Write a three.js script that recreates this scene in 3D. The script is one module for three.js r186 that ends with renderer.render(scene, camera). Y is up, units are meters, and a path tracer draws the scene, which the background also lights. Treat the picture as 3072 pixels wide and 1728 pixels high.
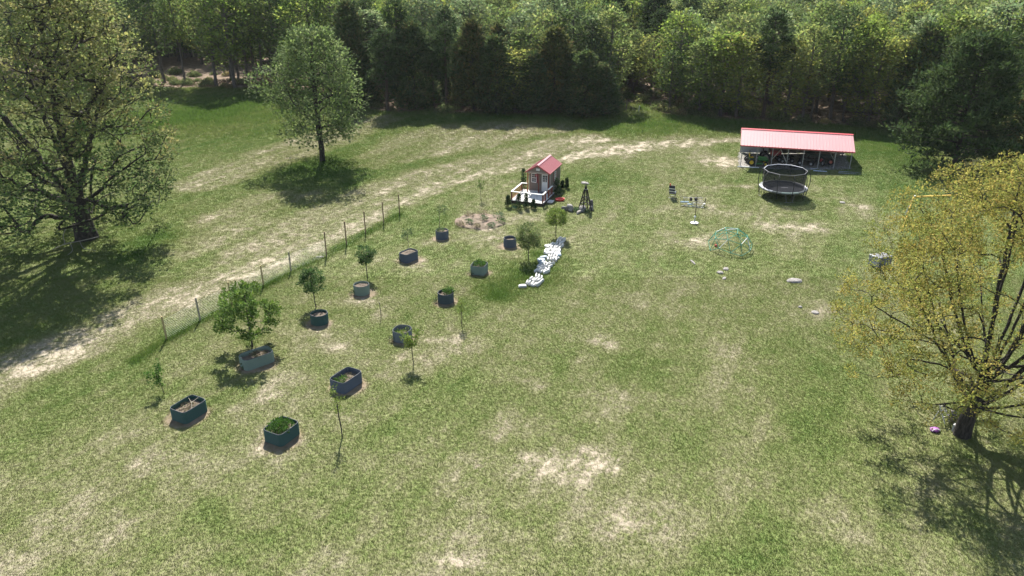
import * as THREE from 'three';
import { mergeGeometries } from 'three/addons/utils/BufferGeometryUtils.js';
import { RoundedBoxGeometry } from 'three/addons/geometries/RoundedBoxGeometry.js';

// ---------------------------------------------------------------- camera, sky, sun, exposure
const scene = new THREE.Scene();
const camera = new THREE.PerspectiveCamera(41.2, 16 / 9, 0.5, 2500);
camera.position.set(0, 22, 0);
camera.rotation.set(THREE.MathUtils.degToRad(-24.5), 0, 0);
const renderer = new THREE.WebGLRenderer();
renderer.toneMapping = THREE.LinearToneMapping;
renderer.toneMappingExposure = 2.6;
renderer.shadowMap.enabled = true;

const SUN_EL = THREE.MathUtils.degToRad(46), SUN_AZ = THREE.MathUtils.degToRad(-8);   // ahead of the camera, a little to the left
const SKY = 0.8;
const sunDir = new THREE.Vector3(Math.sin(SUN_AZ) * Math.cos(SUN_EL), Math.sin(SUN_EL), -Math.cos(SUN_AZ) * Math.cos(SUN_EL));
{                                                              // clear spring sky, paler towards the horizon and round the sun (whose disc is the light below)
  const W = 512, H = 256, d = new Float32Array(W * H * 4);
  for (let j = 0; j < H; j++) for (let i = 0; i < W; i++) {
    const up = ((j + 0.5) / H - 0.5) * Math.PI, a = ((i + 0.5) / W - 0.5) * 2 * Math.PI, y = Math.sin(up), c = Math.cos(up) * Math.cos(a) * sunDir.x + y * sunDir.y + Math.cos(up) * Math.sin(a) * sunDir.z;
    const k = Math.pow(1 - Math.max(0, y), 3), glow = 0.16 * Math.pow(Math.max(0, c), 6) + 0.5 * Math.pow(Math.max(0, c), 60), o = (j * W + i) * 4;
    d[o] = (0.16 + 0.20 * k + glow) * SKY; d[o + 1] = (0.225 + 0.19 * k + glow) * SKY; d[o + 2] = (0.335 + 0.14 * k + glow * 0.95) * SKY; d[o + 3] = 1;
  }
  const t = new THREE.DataTexture(d, W, H, THREE.RGBAFormat, THREE.FloatType);
  t.mapping = THREE.EquirectangularReflectionMapping; t.magFilter = t.minFilter = THREE.LinearFilter; t.needsUpdate = true;
  scene.background = t; scene.environment = t;
}
const sun = new THREE.DirectionalLight(0xfffaf0, 5);
sun.name = 'sun';
sun.position.copy(sunDir).multiplyScalar(300).add(new THREE.Vector3(0, 0, -70));
sun.target.position.set(0, 0, -70);
sun.castShadow = true;
sun.shadow.mapSize.set(4096, 4096);
Object.assign(sun.shadow.camera, { left: -130, right: 130, top: 130, bottom: -130, near: 1, far: 700 });
scene.add(sun, sun.target);
scene.fog = new THREE.FogExp2(0xdfe4e8, 0.0001);

// ---------------------------------------------------------------- small tools
const { lerp, clamp, smoothstep, degToRad } = THREE.MathUtils;
const V = (x, y, z) => new THREE.Vector3(x, y, z);
function rng(seed) { let s = seed * 2654435761 >>> 0; return () => { s = (s + 0x6d2b79f5) | 0; let t = Math.imul(s ^ (s >>> 15), 1 | s); t = (t + Math.imul(t ^ (t >>> 7), 61 | t)) ^ t; return ((t ^ (t >>> 14)) >>> 0) / 4294967296; }; }
const NT = (() => { const r = rng(77), a = new Float32Array(65536); for (let i = 0; i < 65536; i++) a[i] = r(); return a; })();
function vn(x, y) {                                            // value noise 0..1
  const ix = Math.floor(x), iy = Math.floor(y); let u = x - ix, v = y - iy; u = u * u * (3 - 2 * u); v = v * v * (3 - 2 * v);
  const a = (ix & 255), b = (ix + 1) & 255, c = (iy & 255) << 8, d = ((iy + 1) & 255) << 8;
  const p = NT[a | c], q = NT[b | c], r = NT[a | d], s = NT[b | d];
  return p + (q - p) * u + (r - p + (p - q - r + s) * u) * v;
}
const fbm = (x, y) => (vn(x, y) * 4 + vn(x * 2.1 + 31, y * 2.1 + 7) * 2 + vn(x * 4.3 + 11, y * 4.3 + 53)) / 7;
const names = new Map();
function numbered(n) { const k = names.get(n) || 0; names.set(n, k + 1); return k ? n + '_' + String(k).padStart(3, '0') : n; }
function tag(o, label, category, group, kind) {
  if (label) o.userData.label = label;
  if (category) o.userData.category = category;
  if (group) o.userData.group = group;
  if (kind) o.userData.kind = kind;
  return o;
}
function thing(name, label, category, x, z, turn = 0, group, y) {
  const o = new THREE.Group(); o.name = numbered(name); scene.add(o);
  o.position.set(x, y ?? ht(x, z), z); o.rotation.y = turn;
  return tag(o, label, category, group);
}
function part(parent, name, geos, mat, label) {
  const g = Array.isArray(geos) ? (geos.length > 1 ? mergeGeometries(geos.map(clean)) : geos[0]) : geos;
  const m = new THREE.Mesh(g, mat); m.name = name; parent.add(m);
  if (label) m.userData.label = label;
  return m;
}
function clean(g) { g = g.index ? g.toNonIndexed() : g; for (const k of Object.keys(g.attributes)) if (!['position', 'normal', 'uv'].includes(k)) g.deleteAttribute(k); if (!g.attributes.uv) g.setAttribute('uv', new THREE.BufferAttribute(new Float32Array(g.attributes.position.count * 2), 2)); return g; }
function box(w, h, d, x = 0, y = 0, z = 0, rx = 0, ry = 0, rz = 0, bev = 0) {
  const g = bev ? new RoundedBoxGeometry(w, h, d, 1, bev) : new THREE.BoxGeometry(w, h, d);
  g.applyMatrix4(new THREE.Matrix4().makeRotationFromEuler(new THREE.Euler(rx, ry, rz)).setPosition(x, y, z)); return g;
}
function bar(a, b, r, r2 = r, sides = 6) {                     // round bar from a to b
  const d = V(...b).sub(V(...a)), L = d.length(), g = new THREE.CylinderGeometry(r2, r, L, sides, 1);
  g.translate(0, L / 2, 0); g.applyQuaternion(new THREE.Quaternion().setFromUnitVectors(V(0, 1, 0), d.normalize())); g.translate(...a); return g;
}
function beam(a, b, w, h) {                                    // square timber from a to b
  const d = V(...b).sub(V(...a)), L = d.length(), g = new THREE.BoxGeometry(w, L, h);
  g.translate(0, L / 2, 0); g.applyQuaternion(new THREE.Quaternion().setFromUnitVectors(V(0, 1, 0), d.normalize())); g.translate(...a); return g;
}
const tube = (pts, r, seg = 24, sides = 6, closed = false) => new THREE.TubeGeometry(new THREE.CatmullRomCurve3(pts.map((p) => V(...p)), closed), seg, r, sides, closed);
const cyl = (r1, r2, h, x = 0, y = 0, z = 0, s = 20) => { const g = new THREE.CylinderGeometry(r1, r2, h, s); g.translate(x, y, z); return g; };
const lin = (r, g, b) => new THREE.Color().setRGB(r, g, b);
const std = (r, g, b, rough = 0.8, metal = 0, more = {}) => new THREE.MeshStandardMaterial({ color: lin(r, g, b), roughness: rough, metalness: metal, ...more });
function noiseTex(n, f, lo, hi, srgb = false, seed = 0) {      // tileable grey noise
  const d = new Uint8Array(n * n * 4), r = rng(900 + seed), g = 64, T = new Float32Array(g * g).map(() => r());
  const at = (x, y, k) => { x *= k; y *= k; const ix = Math.floor(x), iy = Math.floor(y); let u = x - ix, v = y - iy; u = u * u * (3 - 2 * u); v = v * v * (3 - 2 * v); const A = (i, j) => T[((j % k + k) % k % g) * g + ((i % k + k) % k % g)]; return lerp(lerp(A(ix, iy), A(ix + 1, iy), u), lerp(A(ix, iy + 1), A(ix + 1, iy + 1), u), v); };
  for (let y = 0; y < n; y++) for (let x = 0; x < n; x++) { let s = 0, w = 0; for (let o = 0, k = f, a = 1; o < 4 && k <= 64; o++, k *= 2, a *= 0.65) { s += a * at(x / n, y / n, k); w += a; } const v = clamp(lerp(lo, hi, (s / w - 0.5) * 1.7 + 0.5), 0, 1) * 255, i = (y * n + x) * 4; d[i] = d[i + 1] = d[i + 2] = v; d[i + 3] = 255; }
  const t = new THREE.DataTexture(d, n, n); t.wrapS = t.wrapT = THREE.RepeatWrapping; t.magFilter = THREE.LinearFilter; t.minFilter = THREE.LinearFilter; if (srgb) t.colorSpace = THREE.SRGBColorSpace; t.needsUpdate = true; return t;
}
const rep = (t, x, y) => { const c = t.clone(); c.repeat.set(x, y); c.needsUpdate = true; return c; };

// ---------------------------------------------------------------- terrain: a flat lawn, a rise by the machine shed, wooded hills behind
const gauss = (x, z, cx, cz, sx, sz) => Math.exp(-(((x - cx) / sx) ** 2) - ((z - cz) / sz) ** 2);
function ht(x, z) {
  let h = 0.9 * gauss(x, z, 39, -80, 8, 9);
  const d = -z;
  if (d > 130) h += -9 * smoothstep(d, 150, 240) + (40 + 14 * vn(x / 90 + 3, 0.4)) * smoothstep(d, 270, 520) + 3 * (vn(x / 60, z / 60) - 0.5) * smoothstep(d, 150, 260);
  return h;
}
const EDGE = [[-300, -126], [-82.7, -126.1], [-52.5, -126.1], [-39.3, -124.7], [-25.2, -116.1], [-20.5, -108.7], [0, -105.5], [14.3, -105.5], [15.4, -113], [20.2, -113], [20.6, -105.3], [23.3, -104.5], [37.4, -99.4], [51.1, -96.4], [61.5, -91.2], [72.9, -85.9], [300, -60]];
function edgeZ(x) { for (let i = 1; i < EDGE.length; i++) if (x < EDGE[i][0]) { const [a, b] = EDGE[i - 1], [c, d] = EDGE[i]; return lerp(b, d, (x - a) / (c - a)); } return -60; }

// ---------------------------------------------------------------- what grows where: dryness 0 lush .. 1 bare soil
const SOIL = [[3.7, -29, 1.1, 0.9, 0.34], [-0.4, -31.9, 0.8, 1.4, 0.38], [-1.6, -28.8, 0.5, 0.4, 0.35], [0.9, -36.1, 1.2, 2.3, 0.3], [1.9, -29.3, 1.5, 0.8, 0.22], [-2, -23.2, 0.8, 0.5, 0.2], [5.3, -39.8, 0.8, 0.8, 0.5], [5.5, -34.4, 0.6, 1.2, 0.25], [22.4, -60.8, 1.4, 2.2, 0.55], [25, -60.5, 1.4, 1.5, 0.45], [14.1, -57.8, 2, 1.8, 0.4], [18.1, -66.6, 1.5, 2.5, 0.35], [22.9, -63.3, 4.8, 2.3, 0.22], [31.2, -64.9, 1.3, 2.6, 0.5], [22, -72.3, 2.5, 0.9, 0.4], [29.8, -68.6, 1.5, 0.7, 0.3], [21, -56.2, 3.7, 2.6, 0.15], [-6.9, -38.4, 0.5, 0.9, 0.45], [-7.2, -36.6, 0.6, 0.7, 0.4], [-7.9, -32.7, 0.8, 0.8, 0.35], [-6.3, -36.4, 0.7, 1.3, 0.25], [-3.9, -40.6, 1.5, 2.4, 0.34], [-5.3, -39.1, 0.9, 1.9, 0.3], [-1.2, -57.7, 1.7, 1.3, 0.5], [0.1, -61.8, 2, 2, 0.2], [-15.7, -23.2, 0.5, 0.9, 0.2], [-15.6, -24.5, 0.4, 0.6, 0.2], [-21.4, -26, 0.7, 0.8, 0.25], [-13, -33.9, 1.4, 2.3, 0.3], [-12, -30.4, 0.8, 1, 0.4], [-12.3, -34.5, 1.3, 2.3, 0.2], [-10.3, -40.1, 1.4, 2, 0.18], [-11.3, -41, 1.2, 1.5, 0.15], [-7.6, -52.5, 1.2, 1.2, 0.4], [-5.6, -57, 1.1, 1.1, 0.35], [-10.2, -46.3, 0.9, 0.7, 0.25], [-6.4, -40.2, 0.5, 0.5, 0.25], [5.4, -26.6, 3.8, 2.1, 0.12], [3.4, -23.6, 3.5, 1.1, 0.14], [6.7, -24.6, 2.4, 1.4, 0.12], [-3.1, -24.6, 2.4, 1.4, 0.08], [-14.5, -29, 3.7, 1.8, 0.12], [-19, -30.9, 2.9, 2, 0.06], [20.3, -44.3, 1, 1.1, 0.25], [13.9, -24.5, 1.1, 1.2, 0.2], [9.4, -45, 3.1, 3.5, 0.08], [0.8, -28.5, 2.9, 1.7, 0.15], [-8, -48.9, 3.3, 4, 0.06], [-2.9, -47.3, 1.1, 1, 0.35], [-8.4, -44.2, 0.6, 0.7, 0.25], [10.2, -91.6, 2.2, 2, 0.3], [14.8, -90.6, 5.7, 2.8, 0.25], [21.9, -92.6, 2.9, 1.6, 0.3], [11.2, -84.2, 5.3, 3.5, 0.2], [-10.9, -54.6, 2.4, 3.3, 0.1], [23, -80.5, 2.2, 3, 0.7], [-2.5, -61.6, 2.8, 2, 0.3]];
const LUSH = [[0.3, -50.7, 2, 2.2, 0.5], [-1.3, -47.4, 1.6, 1.2, 0.5], [2.7, -53, 1.3, 3.1, 0.4], [-3.2, -43.7, 0.5, 1.7, 0.3], [-4.5, -41.2, 0.3, 3.1, 0.15], [41.1, -83.2, 5.2, 8.4, 0.3], [29.3, -100.4, 13.5, 3.8, 0.4], [46.1, -91.8, 4.8, 5, 0.3], [-40.9, -103.9, 8, 11.3, 0.45], [-40.1, -114.1, 7.6, 7.5, 0.3], [-19.9, -79.4, 5.1, 4.7, 0.3], [21.8, -51.1, 5.4, 5.1, 0.16], [6.9, -36.9, 2, 2.6, 0.16], [8.8, -23.2, 2.5, 1.1, 0.18], [-9.5, -24.3, 2.6, 1.1, 0.14], [0.9, -35.6, 2.6, 4.4, 0.1], [-15.4, -40.4, 1, 0.7, 0.3], [15.8, -40.7, 3.1, 3, 0.1], [2.6, -31.2, 1, 1.7, 0.1], [24.9, -76.4, 2.4, 4.4, 0.15], [37, -71.2, 3.8, 6.4, 0.2], [-6.4, -61.8, 2, 3, 0.2], [-4.2, -54.6, 2.7, 2.4, 0.1], [-12.1, -56.2, 1.6, 1, 0.3], [8.5, -75, 4.8, 4.2, 0.18], [-2, -102.8, 13.8, 3.5, 0.35], [9.8, -98.1, 4.6, 2.7, 0.2], [-27.5, -58, 2.6, 2.7, 0.35], [-28.8, -53.8, 2.7, 3.2, 0.3], [-18.7, -75.6, 6, 8.5, 0.2], [-12.6, -86.2, 4.1, 5.4, 0.2], [-21.1, -66, 5.4, 2.5, 0.2], [18.1, -95.9, 6, 3.5, 0.2], [-20.7, -34.5, 3.1, 2.3, 0.12], [-15.2, -34.4, 1.3, 1.5, 0.12]];
const SWATH = [[-40, -24, 3.2], [-29.4, -36.2, 3.2], [-28.5, -36.8, 3], [-26.6, -39.5, 2.6], [-24.3, -43.7, 2.4], [-21.4, -47.6, 2.2], [-18.5, -51.4, 2], [-15.9, -56.1, 2], [-13.2, -62.2, 2], [-9.3, -69.5, 1.8], [-5.5, -74.1, 1.6], [-1.2, -77.4, 1.5], [4.8, -81.6, 1.6], [12, -86.8, 2.4], [19.4, -89.6, 2], [26.8, -91.2, 1.5]];
const BANDS = [[[-24.3, -42, 2], [-22.7, -45.4, 3], [-19.7, -50.7, 3], [-18.2, -57.9, 4], [-15.1, -64.8, 4], [-11.2, -72, 4], [-3.7, -79.2, 3], [2.8, -85.9, 4], [9.2, -91.6, 3]], [[-30.5, -72, 2.5], [-28.1, -79.2, 4], [-24.8, -85.9, 4], [-21.4, -95.8, 4], [-17.5, -102.7, 3]], [[-15.3, -80.8, 3], [-12.1, -89.6, 4], [-7.9, -95.8, 4], [-1.5, -99.8, 3], [2.7, -100.3, 2.5]], [[-12.1, -82.4, 2], [-6.4, -87.7, 3], [0.6, -94.7, 3], [6.8, -98.4, 3]], [[-25.5, -56.1, 3], [-23.2, -66, 4], [-19.5, -68.3, 3]]];
const FENCE = [[-21.6, -38.3, 0.6], [-20.8, -40.7, 0.6], [-19.7, -43.3, 0.6], [-18.5, -45.7, 0.6], [-16, -51.2, 0.6], [-14.2, -54.5, 0.6], [-12, -59.3, 0.6], [-9.9, -63.8, 0.6]];
function lineDist(L, x, z) {                                   // distance to a polyline over its half-width, and the side
  let best = 1e9, side = 0;
  for (let i = 1; i < L.length; i++) {
    const [ax, az, aw] = L[i - 1], [bx, bz, bw] = L[i], dx = bx - ax, dz = bz - az, t = clamp(((x - ax) * dx + (z - az) * dz) / (dx * dx + dz * dz), 0, 1);
    const ex = x - ax - dx * t, ez = z - az - dz * t, d = Math.hypot(ex, ez) / lerp(aw, bw, t);
    if (d < best) { best = d; side = dx * ez - dz * ex; }
  }
  return [best, side];
}
const BEDPOS = [[-16.36, -32.75, 1.0], [-11.14, -30.85, 1.05], [-14.5, -37.95, 1.05], [-8.95, -35.55, 1.0], [-12.11, -43.05, 0.8], [-6.61, -40.88, 0.85], [-10.24, -47.45, 0.85], [-4.41, -46.15, 0.8], [-7.77, -53.4, 0.95], [-2.37, -51, 0.8], [-5.64, -58.05, 0.8], [-0.16, -56.32, 0.8]];
function macro(x, z) {                                         // [dryness, height of the grass, share of brown leaf litter]
  const wx = x + (fbm(x / 2.5, z / 2.5) - 0.5) * 2.2, wz = z + (fbm(x / 2.5 + 40, z / 2.5) - 0.5) * 2.2;
  const [sw, side] = lineDist(SWATH, wx, wz);
  const meadow = smoothstep(side > 0 ? -1 : clamp(sw, 0, 3), 0.3, 1.5);
  const back = smoothstep(-z, 86, 92) * smoothstep(x, -20, 5);
  let soilDark = 0, lu = x * 0.42 - z * 0.91, lv = x * 0.91 + z * 0.42, m = 0.50 + (fbm(lu / 13 + 5, lv / 4.5) - 0.5) * 0.40 + (vn(x / 2.1, z / 2.1 + 9) - 0.5) * 0.20, tall = 0.22;
  const far = smoothstep(-z, 48, 62);
  m -= 0.06 * far;
  const wild = Math.max(meadow, back);
  if (wild > 0) {
    const u = x * 0.5 - z * 0.86, v = x * 0.86 + z * 0.5;
    let mm = 0.34 + (fbm(u / 16, v / 5) - 0.5) * 0.55;
    for (const b of BANDS) { const d = lineDist(b, wx, wz)[0]; mm = Math.max(mm, lerp(0.70, 0.3, smoothstep(d, 0.6, 1.3)) + (vn(u / 5, v / 1.2) - 0.5) * 0.22); }
    m = lerp(m, mm, wild); tall = lerp(tall, 0.36, wild);
  }
  m = lerp(m, 0.79 + (vn(x * 0.7, z * 0.7) - 0.5) * 0.2, 1 - smoothstep(sw, 0.45, 1.15));
  for (const [cx, cz, rx, rz, s] of SOIL) { const q = ((wx - cx) / rx) ** 2 + ((wz - cz) / rz) ** 2; if (q < 5) m += s * 0.8 * Math.exp(-q * 0.9) * (0.4 + 1.2 * vn(x * 1.3, z * 1.3)); }
  for (const [cx, cz, rx, rz, s] of LUSH) { const q = ((wx - cx) / rx) ** 2 + ((wz - cz) / rz) ** 2; if (q < 5) { const k = s * Math.exp(-q); m -= k * 0.95; tall += k * (s > 0.38 ? 1.5 : 0.4); } }
  const fd = lineDist(FENCE, x, z)[0]; if (fd < 1.6) { const k = Math.exp(-fd * fd * 2.5) * (0.5 + vn(x * 1.4, z * 1.4)); m -= 0.4 * k; tall += 1.1 * k; }
  for (const [bx, bz, br] of BEDPOS) { const q = Math.hypot(wx * 0.3 + x * 0.7 - bx, wz * 0.3 + z * 0.7 - bz - 0.15) / br; if (q < 1.25) { const k = 1 - smoothstep(q, 0.85, 1.2); m = lerp(m, 0.95, k * 0.6); soilDark = Math.max(soilDark, k * 0.8); } }
  const e = edgeZ(x) + (fbm(x / 3, z / 3) - 0.5) * 4, litter = Math.max(soilDark, smoothstep(e - z, -0.6, 1.6));
  if (e - z > -3) { const k = smoothstep(e - z, -3, 0); tall += 0.5 * k; m -= 0.08 * k; }
  return [clamp(m, -0.1, 1.15), Math.max(0, tall), litter];
}
const PAL = [[0, 0.078, 0.136, 0.026], [0.25, 0.122, 0.162, 0.042], [0.45, 0.152, 0.174, 0.060], [0.6, 0.182, 0.186, 0.084], [0.75, 0.226, 0.214, 0.124], [0.9, 0.275, 0.242, 0.168], [1.08, 0.34, 0.288, 0.22]];
const PT = (() => { const a = new Float32Array(257 * 3); for (let i = 0; i <= 256; i++) { const t = i / 256 * 1.08; let k = 1; while (k < PAL.length - 1 && t > PAL[k][0]) k++; const p = PAL[k - 1], q = PAL[k], f = (t - p[0]) / (q[0] - p[0]); for (let c = 0; c < 3; c++) a[i * 3 + c] = lerp(p[c + 1], q[c + 1], f); } return a; })();
const rgb = [0, 0, 0];
function shade(t, litter, h) {                                 // albedo of the ground for a dryness
  const i = clamp(Math.round(t / 1.08 * 256), 0, 256) * 3;
  rgb[0] = PT[i]; rgb[1] = PT[i + 1]; rgb[2] = PT[i + 2];
  if (litter > 0) { const l = litter, b = 0.55 + 0.9 * h; rgb[0] = lerp(rgb[0], 0.15 * b, l); rgb[1] = lerp(rgb[1], 0.105 * b, l); rgb[2] = lerp(rgb[2], 0.07 * b, l); }
  return rgb;
}
// a coarse grid of macro() that everything looks up
function grid(x0, x1, z0, z1, step) {
  const nx = Math.ceil((x1 - x0) / step) + 2, nz = Math.ceil((z1 - z0) / step) + 2, a = new Float32Array(nx * nz * 3);
  for (let j = 0; j < nz; j++) for (let i = 0; i < nx; i++) a.set(macro(x0 + i * step, z0 + j * step), (j * nx + i) * 3);
  return (x, z, out) => {
    const fx = clamp((x - x0) / step, 0, nx - 1.001), fz = clamp((z - z0) / step, 0, nz - 1.001), i = fx | 0, j = fz | 0, u = fx - i, v = fz - j, k = (j * nx + i) * 3, l = k + nx * 3;
    for (let c = 0; c < 3; c++) out[c] = lerp(lerp(a[k + c], a[k + 3 + c], u), lerp(a[l + c], a[l + 3 + c], u), v);
    return out;
  };
}
const gNear = grid(-40, 40, -52, -16, 0.2), gMid = grid(-70, 70, -94, -48, 0.3), gFar = grid(-262, 262, -178, -90, 0.8);
const lookup = (x, z, o) => (z > -50 ? gNear : z > -92 ? gMid : gFar)(x, z, o);
function fine(x, z) {                                          // ragged detail of the sward
  const u = x * 0.42 - z * 0.91, v = x * 0.91 + z * 0.42, w = vn(u * 4.1, v * 8.7), q = vn(x * 13.1, z * 13.1 + 5);
  return (vn(x * 1.5 + 3, z * 1.5) - 0.5) * 0.20 + (w - 0.5) * 0.20 + (q - 0.5) * 0.24 + (vn(u / 6, v / 0.5) - 0.5) * 0.16;
}
function groundTex(x0, x1, z0, z1, w, h) {
  const d = new Uint8Array(w * h * 4), o = [0, 0, 0], G = new Uint8Array(1025), r = rng(5);
  for (let i = 0; i <= 1024; i++) { const c = i / 1024; G[i] = Math.round(255 * (c <= 0.0031308 ? c * 12.92 : 1.055 * Math.pow(c, 1 / 2.4) - 0.055)); }
  for (let j = 0; j < h; j++) for (let i = 0; i < w; i++) {
    const x = lerp(x0, x1, (i + 0.5) / w), z = lerp(z0, z1, (j + 0.5) / h);
    lookup(x, z, o);
    const c = shade(o[0] + fine(x, z) * (1 + 0.8 * smoothstep(o[0], 0.6, 0.8)) + (r() - 0.5) * 0.1, o[2], vn(x * 2.7, z * 2.7)), k = (j * w + i) * 4;
    d[k] = G[clamp(c[0] * 1024 | 0, 0, 1024)]; d[k + 1] = G[clamp(c[1] * 1024 | 0, 0, 1024)]; d[k + 2] = G[clamp(c[2] * 1024 | 0, 0, 1024)]; d[k + 3] = 255;
  }
  const t = new THREE.DataTexture(d, w, h); t.colorSpace = THREE.SRGBColorSpace; t.magFilter = t.minFilter = THREE.LinearFilter; t.needsUpdate = true; return t;
}
const bumpN = noiseTex(256, 8, 0, 1, false, 1), bumpF = noiseTex(256, 16, 0, 1, false, 2);
const farTex = (() => { const n = 256, d = new Uint8Array(n * n * 4), src = noiseTex(256, 8, 0, 1, false, 3).image.data; for (let i = 0; i < n * n; i++) { const v = src[i * 4] / 255; d[i * 4] = 70 + 60 * v; d[i * 4 + 1] = 80 + 50 * v; d[i * 4 + 2] = 44 + 30 * v; d[i * 4 + 3] = 255; } const t = new THREE.DataTexture(d, n, n); t.wrapS = t.wrapT = THREE.RepeatWrapping; t.magFilter = t.minFilter = THREE.LinearFilter; t.colorSpace = THREE.SRGBColorSpace; t.repeat.set(30, 30); t.needsUpdate = true; return t; })();
{
  const mats = [], geos = [];
  const patch = (x0, x1, z0, z1, nx, nz, m) => {
    const p = new Float32Array((nx + 1) * (nz + 1) * 3), uv = new Float32Array((nx + 1) * (nz + 1) * 2), idx = [];
    for (let j = 0; j <= nz; j++) for (let i = 0; i <= nx; i++) { const k = j * (nx + 1) + i, x = lerp(x0, x1, i / nx), z = lerp(z0, z1, j / nz); p.set([x, ht(x, z), z], k * 3); uv.set([i / nx, j / nz], k * 2); if (i < nx && j < nz) idx.push(k, k + nx + 1, k + 1, k + 1, k + nx + 1, k + nx + 2); }
    const g = new THREE.BufferGeometry(); g.setAttribute('position', new THREE.BufferAttribute(p, 3)); g.setAttribute('uv', new THREE.BufferAttribute(uv, 2)); g.setIndex(idx); g.computeVertexNormals(); geos.push(g); mats.push(m);
  };
  const tex = (x0, x1, z0, z1, w, h, b, bs) => { const m = new THREE.MeshStandardMaterial({ map: groundTex(x0, x1, z1, z0, w, h), roughness: 1, bumpMap: rep(b, (x1 - x0) / 4, (z0 - z1) / 4), bumpScale: bs }); return m; };
  patch(-38, 38, -50, -18, 40, 20, tex(-38, 38, -18, -50, 2048, 1280, bumpN, 0.05));
  patch(-66, 66, -92, -50, 160, 60, tex(-66, 66, -50, -92, 2048, 1024, bumpN, 0.07));
  patch(-260, 260, -175, -92, 208, 60, tex(-260, 260, -92, -175, 2048, 512, bumpF, 0.12));
  const far = new THREE.MeshStandardMaterial({ map: farTex, roughness: 1 });
  for (const s of [-1, 1]) { patch(...(s < 0 ? [-260, -38] : [38, 260]), -50, -18, 20, 6, far); patch(...(s < 0 ? [-260, -66] : [66, 260]), -92, -50, 20, 8, far); patch(...(s < 0 ? [-900, -260] : [260, 900]), -900, 300, 24, 60, far); }
  patch(-260, 260, -18, 300, 30, 20, far);
  patch(-260, 260, -900, -175, 104, 120, far);
  const g = mergeGeometries(geos, true), ground = new THREE.Mesh(g, mats);
  ground.name = numbered('ground'); scene.add(tag(ground, 'patchy mown lawn with bare soil, straw swaths and greener meadow up to the wood', null, null, 'structure'));
}
// ---------------------------------------------------------------- grass
const inView = (x, z, m) => { const zc = 22 * 0.4147 - z * 0.91, yc = -22 * 0.91 - z * 0.4147; return Math.abs(x) < zc * 0.668 + m && -yc < zc * 0.376 + m; };
{
  const tuftGeo = (seed, n, R, w, h) => {
    const r = rng(seed), p = [];
    for (let i = 0; i < n; i++) {
      const a = r() * 6.283, q = R * Math.sqrt(r()), x = Math.cos(a) * q, z = Math.sin(a) * q, b = r() * 6.283, t = r() * 6.283, l = h * (0.6 + 0.7 * r()), s = l * (0.2 + 0.9 * r()), ww = w * (0.7 + 0.6 * r());
      p.push(x - Math.cos(b) * ww, -0.01, z - Math.sin(b) * ww, x + Math.cos(b) * ww, -0.01, z + Math.sin(b) * ww, x + Math.cos(t) * s, l, z + Math.sin(t) * s);
    }
    const g = new THREE.BufferGeometry(); g.setAttribute('position', new THREE.BufferAttribute(new Float32Array(p), 3)); return g;
  };
  const gm = new THREE.MeshPhysicalMaterial({ color: 0xffffff, roughness: 1, transmission: 0.45, thickness: 0, side: THREE.DoubleSide, flatShading: true, specularIntensity: 0.1 });
  const sow = (name, label, geo, x0, x1, z0, z1, per, size, seed) => {
    const r = rng(seed), step = 1 / Math.sqrt(per), mats = [], cols = [], o = [0, 0, 0];
    for (let z = z1; z > z0; z -= step) for (let x = x0; x < x1; x += step) {
      const X = x + (r() - 0.5) * step * 1.6, Z = z - r() * step * 1.6, a = r() * 6.283, k = r(), k2 = r(), k3 = r();
      if (!inView(X, Z, 2.5)) continue;
      lookup(X, Z, o);
      const t = o[0] + fine(X, Z) * (1 + 0.8 * smoothstep(o[0], 0.6, 0.8)) + (k - 0.5) * 0.2;
      if (o[2] > 0.5 && k2 > 0.12) continue;
      if (t > 0.88 && k2 < (t - 0.86) * 5) continue;
      const s = size * (0.7 + 0.6 * k3) * clamp(1.2 - 0.35 * t, 0.6, 1.3), hy = s * (0.45 + 1.1 * o[1] * (0.6 + 0.8 * k2)) / size * (0.5 + 0.5 * size);
      const c = shade(t, o[2], k), b = 0.85 + 0.35 * k2, ca = Math.cos(a), sa = Math.sin(a);
      mats.push(ca * s, 0, -sa * s, 0, 0, hy, 0, 0, sa * s, 0, ca * s, 0, X, ht(X, Z), Z, 1);
      cols.push(c[0] * b, c[1] * b, c[2] * b);
    }
    const n = mats.length / 16, im = new THREE.InstancedMesh(geo, gm, n);
    im.instanceMatrix.array.set(mats); im.instanceColor = new THREE.InstancedBufferAttribute(new Float32Array(cols), 3);
    im.name = numbered(name); scene.add(tag(im, label, 'grass', null, 'stuff'));
  };
  sow('grass', 'short mown green and straw coloured grass of the near lawn', tuftGeo(1, 11, 0.13, 0.011, 0.07), -38, 38, -50, -20, 105, 1, 11);
  sow('grass', 'grass of the middle lawn around the playhouse and the trampoline', tuftGeo(2, 11, 0.13, 0.012, 0.07), -66, 66, -92, -50, 34, 1.6, 12);
  sow('grass', 'greener uncut grass at the foot of the wood', tuftGeo(3, 11, 0.13, 0.013, 0.09), -100, 100, -135, -92, 13, 2.4, 13);
}

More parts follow.
